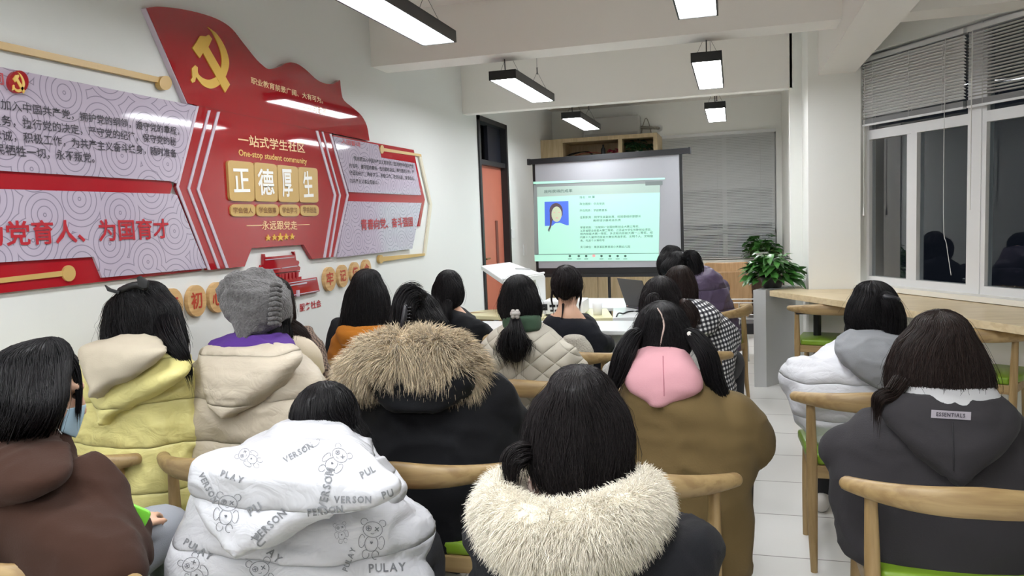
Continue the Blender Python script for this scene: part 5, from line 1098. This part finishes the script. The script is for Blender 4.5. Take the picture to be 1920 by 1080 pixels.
cl = p.add('claw_clip', tube([at(752, 625, 2.41), at(757, 600, 2.395), at(760, 575, 2.40)], [.008, .010, .008], n=10, sub=4), mat('claw_black', (38, 38, 42), .25))
for k in range(8): y_ = 622-k*6.3; p.add('claw_tooth', tube([at(755+k*.6, y_, 2.40), at(765+k*.5, y_-1, 2.405), at(772+k*.3, y_+1, 2.43)], .0032, n=6, sub=3), MATS['claw_black'], True, None, cl)
furt = island_var(mat('fur_tan', (198, 180, 150), .75, sheen=.3, var=(55, .35)), .5)
p.fur('fur_trim', [(668, 722, 2.54, .028), (668, 702, 2.48, .05), (700, 676, 2.42, .062), (760, 662, 2.38, .07), (825, 668, 2.38, .075), (868, 690, 2.42, .06), (885, 710, 2.5, .035)], furt, 22000, .058, .0011, .85, (0, 0, -.3), 'tan brown fur trim', .5, .6)

# girl in the grey knitted hat and cream puffer
T = Torso([(652, 400, 545, .05), (682, 376, 578, .02), (715, 357, 600), (755, 347, 614), (800, 348, 618), (850, 355, 618), (920, 360, 614), (990, 366, 608), (1040, 372, 600)], 2.74, -.1, .16, .15)
mcr = nylon('cream_nylon', (194, 183, 164), .5)
p = Person('person in a grey knitted hat and cream puffer over a purple collar', T, under(484, 522, 2.76), mcr, yaw=-.1, puff=.014, wr=(.014, 7), sleeve=(.088, .08, .055), quiltp=.15)
p.hair([(575, 446, 535), (605, 446, 536), (630, 440, 540), (642, 448, 532)], 2.76, 'black', b=.09, bf=.05, top=.04, n=300, loose=.01)
mpu = cloth('purple_fleece', (82, 48, 128), .9)
p.shell('collar', [(628, 430, 534, .03), (640, 402, 541), (655, 396, 546), (668, 402, 546)], 2.68, mpu, .10, .09, wr=(.007, 12), label='purple fleece collar')
p.shell('hood', [(651, 388, 549, .04), (668, 379, 555, .02), (695, 383, 540), (725, 390, 518), (752, 398, 492), (772, 420, 466)], 2.60, mcr, .085, .08, ex=2.8, wr=(.010, 8), quiltp=.09, label='cream quilted hood lying on the back')
knit = mat('grey_knit', (92, 90, 90), .95, bump=(150, .9, (1, 1, 1)), var=(120, .3), sheen=.3)
HL = [((436, 520), (498, 516)), ((421, 536), (524, 530)), ((418, 556), (540, 551)), ((422, 580), (545, 574)), ((434, 604), (546, 598)), ((445, 624), (540, 622))]
ht = p.shell('knitted_hat', HL, 2.74, knit, .14, .11, ex=2.0, wr=(.012, 14), top=.025, label='slouchy grey knitted hat')
V, F, N_ = fuse([tube([at(432, 534, 2.66), at(424, 545, 2.68), at(422, 560, 2.7)], [.03, .034, .026], n=14, sub=4)], .008, 3); p.add('hat_peak', (folds(V, N_, .006, 20), F), knit, True, None, ht)
for k in range(9): f_ = k/8; p.add('knit_rib', tube([at(509-3*f_, 535+9*k, 2.60+.004*abs(k-4)), at(518-2*f_, 533+9*k, 2.602+.004*abs(k-4)), at(526-2*f_, 536+9*k, 2.62+.004*abs(k-4))], .008, n=8, sub=3), knit, True, None, ht)

# girl in the yellow puffer with bow
T = Torso([(655, 215, 318, .06), (678, 158, 345, .03), (705, 140, 362), (750, 144, 364), (800, 144, 358), (850, 142, 360), (900, 140, 362), (950, 142, 358), (995, 150, 354)], 2.78, -.12, .17, .15)
my = nylon('yellow_nylon', (222, 213, 142), .5, 13)
p = Person('person in a pale yellow puffer with a black hair bow', T, under(264, 525, 2.80), my, yaw=-.12, puff=.010, wr=(.011, 10), sleeve=(.088, .085, .055), quiltp=.17)
p.shell('hood', [(662, 196, 345, .05), (690, 180, 342, .01), (715, 172, 318), (745, 178, 280), (772, 192, 245), (785, 205, 225)], 2.62, my, .07, .07, ex=2.3, wr=(.010, 8), label='yellow outer hood')
p.shell('inner_hood', [(638, 205, 300, .05), (652, 165, 305, .01), (675, 158, 285), (702, 165, 258), (725, 178, 225), (736, 186, 205)], 2.56, cloth('oat_fleece', (190, 180, 160)), .06, .07, ex=2.3, wr=(.007, 9), label='oat coloured inner hood')
p.hair([(545, 226, 304), (568, 206, 320), (595, 200, 326), (620, 196, 331), (642, 200, 334), (660, 225, 330)], 2.80, 'black', b=.11, bf=.06, top=.035, n=1800, loose=.03)
p.tail([(312, 608, 2.72, .035), (324, 640, 2.62, .032), (340, 665, 2.59, .022), (356, 688, 2.60, .006)], 'black', 360, 1.2, 'long_hair')
p.tail([(215, 640, 2.72, .02), (200, 655, 2.70, .014), (182, 662, 2.70, .004)], 'black', 120, 1.4, 'loose_hair')
mbw = mat('bow_black', (16, 16, 18), .5)
bw_ = p.add('hair_bow', tube([at(226, 545, 2.71), at(240, 538, 2.70), at(256, 534, 2.70), at(270, 540, 2.71)], .012, n=10, sub=3), mbw)
for q in ([(224, 546), (206, 541), (195, 534), (201, 546), (222, 552)], [(258, 536), (256, 520), (262, 517), (277, 527), (276, 540), (266, 541)]): p.add('bow_loop', prism([at(x, y, 2.69) for x, y in q], tuple(_f*.012), .002), mbw, True, None, bw_)

# plaid-scarf person almost hidden behind the knitted hat
T = Torso([(622, 520, 575), (645, 500, 600), (680, 490, 612), (720, 490, 618), (780, 495, 612)], 3.55, -.05, .15, .14)
p = Person('person mostly hidden behind the knitted hat, brown hair on a beige collared plaid coat', T, under(505, 517, 3.55), cloth('brown_plaid', (92, 76, 66)), wr=(.01, 8))
N, L, b = nodes_of(MATS['brown_plaid']); tc = N.new('ShaderNodeTexCoord'); ck_ = N.new('ShaderNodeTexChecker'); ck_.inputs['Scale'].default_value = 70; ck_.inputs[1].default_value = lin((70, 58, 52)); ck_.inputs[2].default_value = lin((128, 108, 94)); L.new(tc.outputs['Object'], ck_.inputs[0]); L.new(ck_.outputs[0], b.inputs['Base Color'])
p.hair([(540, 475, 538), (565, 470, 544), (595, 480, 548), (612, 490, 545)], 3.55, 'brown', top=.05, n=500, loose=.02)
p.tail([(540, 608, 3.45, .03), (560, 622, 3.42, .03), (578, 640, 3.42, .02)], 'brown', 150, 1.1, 'side_hair')
p.add('collar', tube([at(535, 640, 3.42), at(562, 648, 3.40), at(582, 668, 3.40), at(596, 692, 3.42)], [.03, .045, .05, .03], n=14, sub=4), cloth('beige_fleece', (196, 184, 164)))

# girl in the orange hoodie
T = Torso([(612, 640, 735, .03), (632, 625, 745), (658, 618, 752), (695, 616, 755), (735, 618, 752), (790, 622, 745)], 4.15, .0, .14, .13)
mo = cloth('orange_fleece', (172, 106, 30), .9)
p = Person('person with straight black hair in an orange hoodie', T, under(684, 503, 4.15), mo, wr=(.009, 8))
p.shell('hood', [(614, 636, 728, .03), (628, 632, 732), (655, 645, 728), (690, 660, 718)], 4.03, mo, .06, .07, wr=(.005, 9))
p.hair([(522, 664, 710), (545, 648, 721), (570, 641, 726), (595, 637, 727), (615, 636, 727), (622, 645, 722)], 4.15, 'black', b=.125, bf=.05, top=.05, n=1500, loose=.02)
p.tail([(645, 585, 4.1, .012), (638, 612, 4.08, .008), (634, 640, 4.08, .003)], 'black', 60, 1.3, 'loose_hair')
ct = Loft([(602, 622, 640), (625, 614, 642), (660, 610, 640), (700, 612, 636)], 4.35, 0, .06, .06).mesh()
tag(put('draped_coat', ct, cloth('coat_dark', (28, 28, 32)), None, True, at(625, 660, 4.35)), 'black coat draped beside the orange hoodie near the wall', 'coat')

# black top with low ponytail near the wall
T = Torso([(575, 822, 858, .03), (588, 812, 882), (610, 806, 900), (640, 808, 912), (680, 808, 920), (730, 812, 915)], 4.85, -.05, .13, .12)
p = Person('person in a black top with a low ponytail, seated nearest the plain wall', T, under(838, 505, 4.85), cloth('black_knit', (17, 18, 22)), wr=(.008, 9))
p.hair([(520, 820, 856), (535, 811, 865), (552, 808, 868), (568, 814, 864), (578, 826, 856)], 4.85, 'black', b=.105, bf=.05, top=.045, n=800, loose=.0)
p.tail([(840, 568, 4.74, .03), (836, 585, 4.7, .035), (836, 612, 4.7, .02)], 'black', 200)

# quilted beige jacket with green collar
T = Torso([(608, 942, 1014, .04), (622, 922, 1038, .02), (648, 902, 1066), (685, 893, 1084), (720, 893, 1090), (770, 898, 1086), (830, 905, 1075)], 3.58, -.05, .15, .14)
mq = mat('quilted_beige', (178, 172, 158), .7)
N, L, b = nodes_of(mq); tc = N.new('ShaderNodeTexCoord'); sx = N.new('ShaderNodeSeparateXYZ'); L.new(tc.outputs['Object'], sx.inputs[0]); hs = []
for sg in (1, -1):
    m1_ = N.new('ShaderNodeMath'); m1_.operation = 'MULTIPLY_ADD'; m1_.inputs[1].default_value = sg*1.25; L.new(sx.outputs[2], m1_.inputs[0]); L.new(sx.outputs[0], m1_.inputs[2]); m2_ = N.new('ShaderNodeMath'); m2_.operation = 'MULTIPLY'; m2_.inputs[1].default_value = pi/.105; L.new(m1_.outputs[0], m2_.inputs[0])
    m3_ = N.new('ShaderNodeMath'); m3_.operation = 'SINE'; L.new(m2_.outputs[0], m3_.inputs[0]); m4_ = N.new('ShaderNodeMath'); m4_.operation = 'ABSOLUTE'; L.new(m3_.outputs[0], m4_.inputs[0]); m5_ = N.new('ShaderNodeMath'); m5_.operation = 'POWER'; m5_.inputs[1].default_value = .4; L.new(m4_.outputs[0], m5_.inputs[0]); hs.append(m5_)
mm = N.new('ShaderNodeMath'); mm.operation = 'MULTIPLY'; L.new(hs[0].outputs[0], mm.inputs[0]); L.new(hs[1].outputs[0], mm.inputs[1]); bp = N.new('ShaderNodeBump'); bp.inputs['Strength'].default_value = .9; bp.inputs['Distance'].default_value = .012; L.new(mm.outputs[0], bp.inputs['Height']); L.new(bp.outputs[0], b.inputs['Normal'])
p = Person('person with a low ponytail and pale clip in a quilted beige jacket', T, under(970, 514, 3.58), mq, wr=(.006, 8))
p.shell('collar', [(592, 944, 1012), (603, 942, 1014), (614, 944, 1014)], 3.54, cloth('green_knit', (62, 84, 66)), .085, .075, wr=(.002, 20), label='dark green knitted collar')
p.hair([(534, 945, 996), (552, 936, 1006), (572, 931, 1012), (590, 936, 1010), (602, 950, 1000)], 3.58, 'black', b=.11, bf=.05, top=.048, n=1300, loose=.01)
p.tail([(966, 596, 3.46, .018), (966, 612, 3.42, .03), (963, 632, 3.40, .055), (964, 650, 3.40, .06), (968, 668, 3.40, .035)], 'black', 520, 1.1, loose=.5)
p.add('hair_clip', join(tube([at(961, 588, 3.41), at(971, 588, 3.41)], .012, n=10), tube([at(962, 584, 3.41), at(962, 594, 3.41)], .010, n=8), tube([at(970, 584, 3.41), at(970, 594, 3.41)], .010, n=8)), mat('clip_grey', (176, 170, 166), .3))

# bare-necked girl in black
T = Torso([(592, 1028, 1104, .03), (603, 1017, 1118, .01), (622, 1012, 1128), (645, 1010, 1135), (680, 1010, 1140), (735, 1014, 1134)], 4.34, -.03, .125, .115)
p = Person('person with pinned up hair and bare neck in a wide-necked black top', T, under(1060, 496, 4.34), cloth('black_jersey', (18, 20, 28)), wr=(.007, 9))
p.add('bare_neck', tube([at(1063, 552, 4.32), at(1063, 572, 4.32), at(1064, 586, 4.31), at(1064, 598, 4.32)], [.05, .05, .075, .12], [.05, .05, .062, .07], side=p.rt, n=20, sub=4), m_skin)
p.hair([(512, 1044, 1077), (527, 1034, 1088), (540, 1034, 1090), (550, 1042, 1082), (556, 1052, 1074)], 4.34, 'soft', b=.105, bf=.05, top=.045, n=900, loose=.003)
p.tail([(1062, 508, 4.25, .03), (1066, 520, 4.22, .045), (1063, 535, 4.22, .05), (1060, 550, 4.24, .03)], 'soft', 260, 1.1, 'hair_bun')
for pts in ([(1036, 545, 4.3, .006), (1034, 562, 4.3, .004), (1038, 575, 4.3, .002)], [(1088, 545, 4.3, .006), (1089, 560, 4.3, .004), (1086, 574, 4.3, .002)], [(1056, 570, 4.26, .006), (1055, 585, 4.25, .003), (1053, 596, 4.25, .002)]): p.tail(pts, 'soft', 30, 1.3, 'loose_hair', .001)
V, F = Loft([(634, 1056, 1098), (646, 1052, 1108), (665, 1050, 1114), (700, 1052, 1110)], 4.14, 0, .05, .05).mesh(); ff = thing('fleece_coat', 'cream fleece coat hung over the chair of the bare-necked girl', 'coat', at(1082, 665, 4.14)); put('cloth', (V, F), mat('cream_fleece', (186, 182, 170), .95, bump=(140, .9)), ff, True)

# white fleece jacket ahead of the pigtails
T = Torso([(640, 1175, 1290, .03), (660, 1152, 1306), (690, 1142, 1322), (730, 1140, 1338), (790, 1145, 1345), (850, 1150, 1340)], 3.42, -.05, .15, .14)
mfl = mat('white_fleece', (184, 182, 178), .95, bump=(160, .9))
p = Person('person in a white fleece jacket almost hidden behind the pigtails', T, under(1238, 517, 3.42), mfl, wr=(.009, 10))
p.hair([(538, 1214, 1260), (555, 1202, 1272), (575, 1198, 1278), (598, 1200, 1284), (620, 1206, 1290)], 3.42, 'soft', b=.11, bf=.05, top=.05, n=1000, loose=.01)
p.tail([(1228, 556, 3.28, .018), (1225, 565, 3.24, .03), (1232, 575, 3.24, .028), (1240, 570, 3.27, .015)], 'soft', 160, 1.1, 'hair_bun')
p.tail([(1282, 570, 3.36, .03), (1294, 590, 3.34, .036), (1297, 612, 3.34, .026)], 'brown', 160, 1.1, 'side_hair')

# gingham coat
T = Torso([(570, 1268, 1330, .03), (588, 1258, 1350), (612, 1262, 1366), (640, 1270, 1376), (665, 1278, 1378), (690, 1284, 1374), (720, 1290, 1378), (765, 1300, 1390), (790, 1305, 1392)], 4.38, -.1, .15, .14, zmin=.3)
mgm = mat('gingham', (220, 220, 220), .85)
N, L, b = nodes_of(mgm); tc = N.new('ShaderNodeTexCoord'); sx = N.new('ShaderNodeSeparateXYZ'); mp = N.new('ShaderNodeMapping'); mp.inputs['Rotation'].default_value = (0, .25, 0); L.new(tc.outputs['Object'], mp.inputs[0]); L.new(mp.outputs[0], sx.inputs[0]); o_ = []
for ax in (0, 2):
    src = sx.outputs[ax]
    if ax == 0: a_ = N.new('ShaderNodeMath'); a_.operation = 'MULTIPLY_ADD'; a_.inputs[1].default_value = .7; L.new(sx.outputs[1], a_.inputs[0]); L.new(sx.outputs[0], a_.inputs[2]); src = a_.outputs[0]
    m1_ = N.new('ShaderNodeMath'); m1_.operation = 'MULTIPLY'; m1_.inputs[1].default_value = 40; L.new(src, m1_.inputs[0]); m2_ = N.new('ShaderNodeMath'); m2_.operation = 'FRACT'; L.new(m1_.outputs[0], m2_.inputs[0]); m3_ = N.new('ShaderNodeMath'); m3_.operation = 'GREATER_THAN'; m3_.inputs[1].default_value = .5; L.new(m2_.outputs[0], m3_.inputs[0]); o_.append(m3_)
ad = N.new('ShaderNodeMath'); ad.operation = 'ADD'; L.new(o_[0].outputs[0], ad.inputs[0]); L.new(o_[1].outputs[0], ad.inputs[1]); dv = N.new('ShaderNodeMath'); dv.operation = 'DIVIDE'; dv.inputs[1].default_value = 2; L.new(ad.outputs[0], dv.inputs[0])
cr = N.new('ShaderNodeValToRGB'); cr.color_ramp.interpolation = 'CONSTANT'; cr.color_ramp.elements[0].color = lin((225, 225, 225)); cr.color_ramp.elements[1].position = .4; cr.color_ramp.elements[1].color = lin((84, 84, 90)); e_ = cr.color_ramp.elements.new(.8); e_.color = lin((18, 18, 22)); L.new(dv.outputs[0], cr.inputs[0]); L.new(cr.outputs[0], b.inputs['Base Color'])
p = Person('person with brown hair in a black and white gingham coat', T, under(1274, 497, 4.38), mgm, wr=(.008, 9), sleeve=(.075, .07, .05))
p.shell('hood', [(566, 1270, 1326, .04), (582, 1262, 1346), (600, 1270, 1350), (620, 1290, 1340)], 4.22, mgm, .07, .08, wr=(.006, 9))
p.hair([(512, 1256, 1294), (528, 1245, 1302), (545, 1241, 1305), (562, 1246, 1304), (576, 1260, 1300)], 4.38, 'brown', b=.11, bf=.05, top=.045, n=900, loose=.01)

# purple puffer at the laptop, turned to the table
T = Torso([(504, 1284, 1332, .03), (518, 1272, 1350), (545, 1262, 1362), (580, 1262, 1374), (612, 1268, 1384), (640, 1280, 1388), (665, 1290, 1386)], 5.65, .75, .17, .16)
p = Person('person in a dusky purple puffer leaning over the laptop', T, under(1273, 471, 5.7, .75), nylon('purple_nylon', (84, 72, 96), .5), yaw=.75, hpitch=.4, puff=.009, wr=(.011, 7), quiltp=.16, arms=((at(1262, 540, 5.6), at(1225, 575, 5.6), at(1196, 572, 5.75)), None))
p.hair([(482, 1256, 1292), (494, 1246, 1302), (506, 1244, 1304), (518, 1252, 1300)], 5.7, 'black', yaw=.75, b=.115, bf=.05, top=.045, n=500, loose=.01)
p.tail([(1284, 480, 5.6, .035), (1298, 482, 5.56, .05), (1305, 502, 5.55, .05), (1304, 530, 5.55, .03)], 'black', 220)

# dark dressed girl beyond, face half turned
T = Torso([(512, 1240, 1282, .02), (525, 1228, 1292), (548, 1214, 1296), (580, 1206, 1296), (625, 1206, 1296)], 6.4, .9, .14, .13)
p = Person('person in dark clothes half hidden beyond the purple puffer, beside the screen', T, under(1260, 459, 6.4, .9), cloth('navy_dark', (26, 27, 36)), yaw=.9, wr=(.008, 9))
p.hair([(468, 1248, 1276), (480, 1240, 1284), (494, 1237, 1286), (508, 1240, 1286), (520, 1246, 1284)], 6.4, 'black', yaw=.9, b=.12, bf=.03, top=.04, n=500, loose=.01)
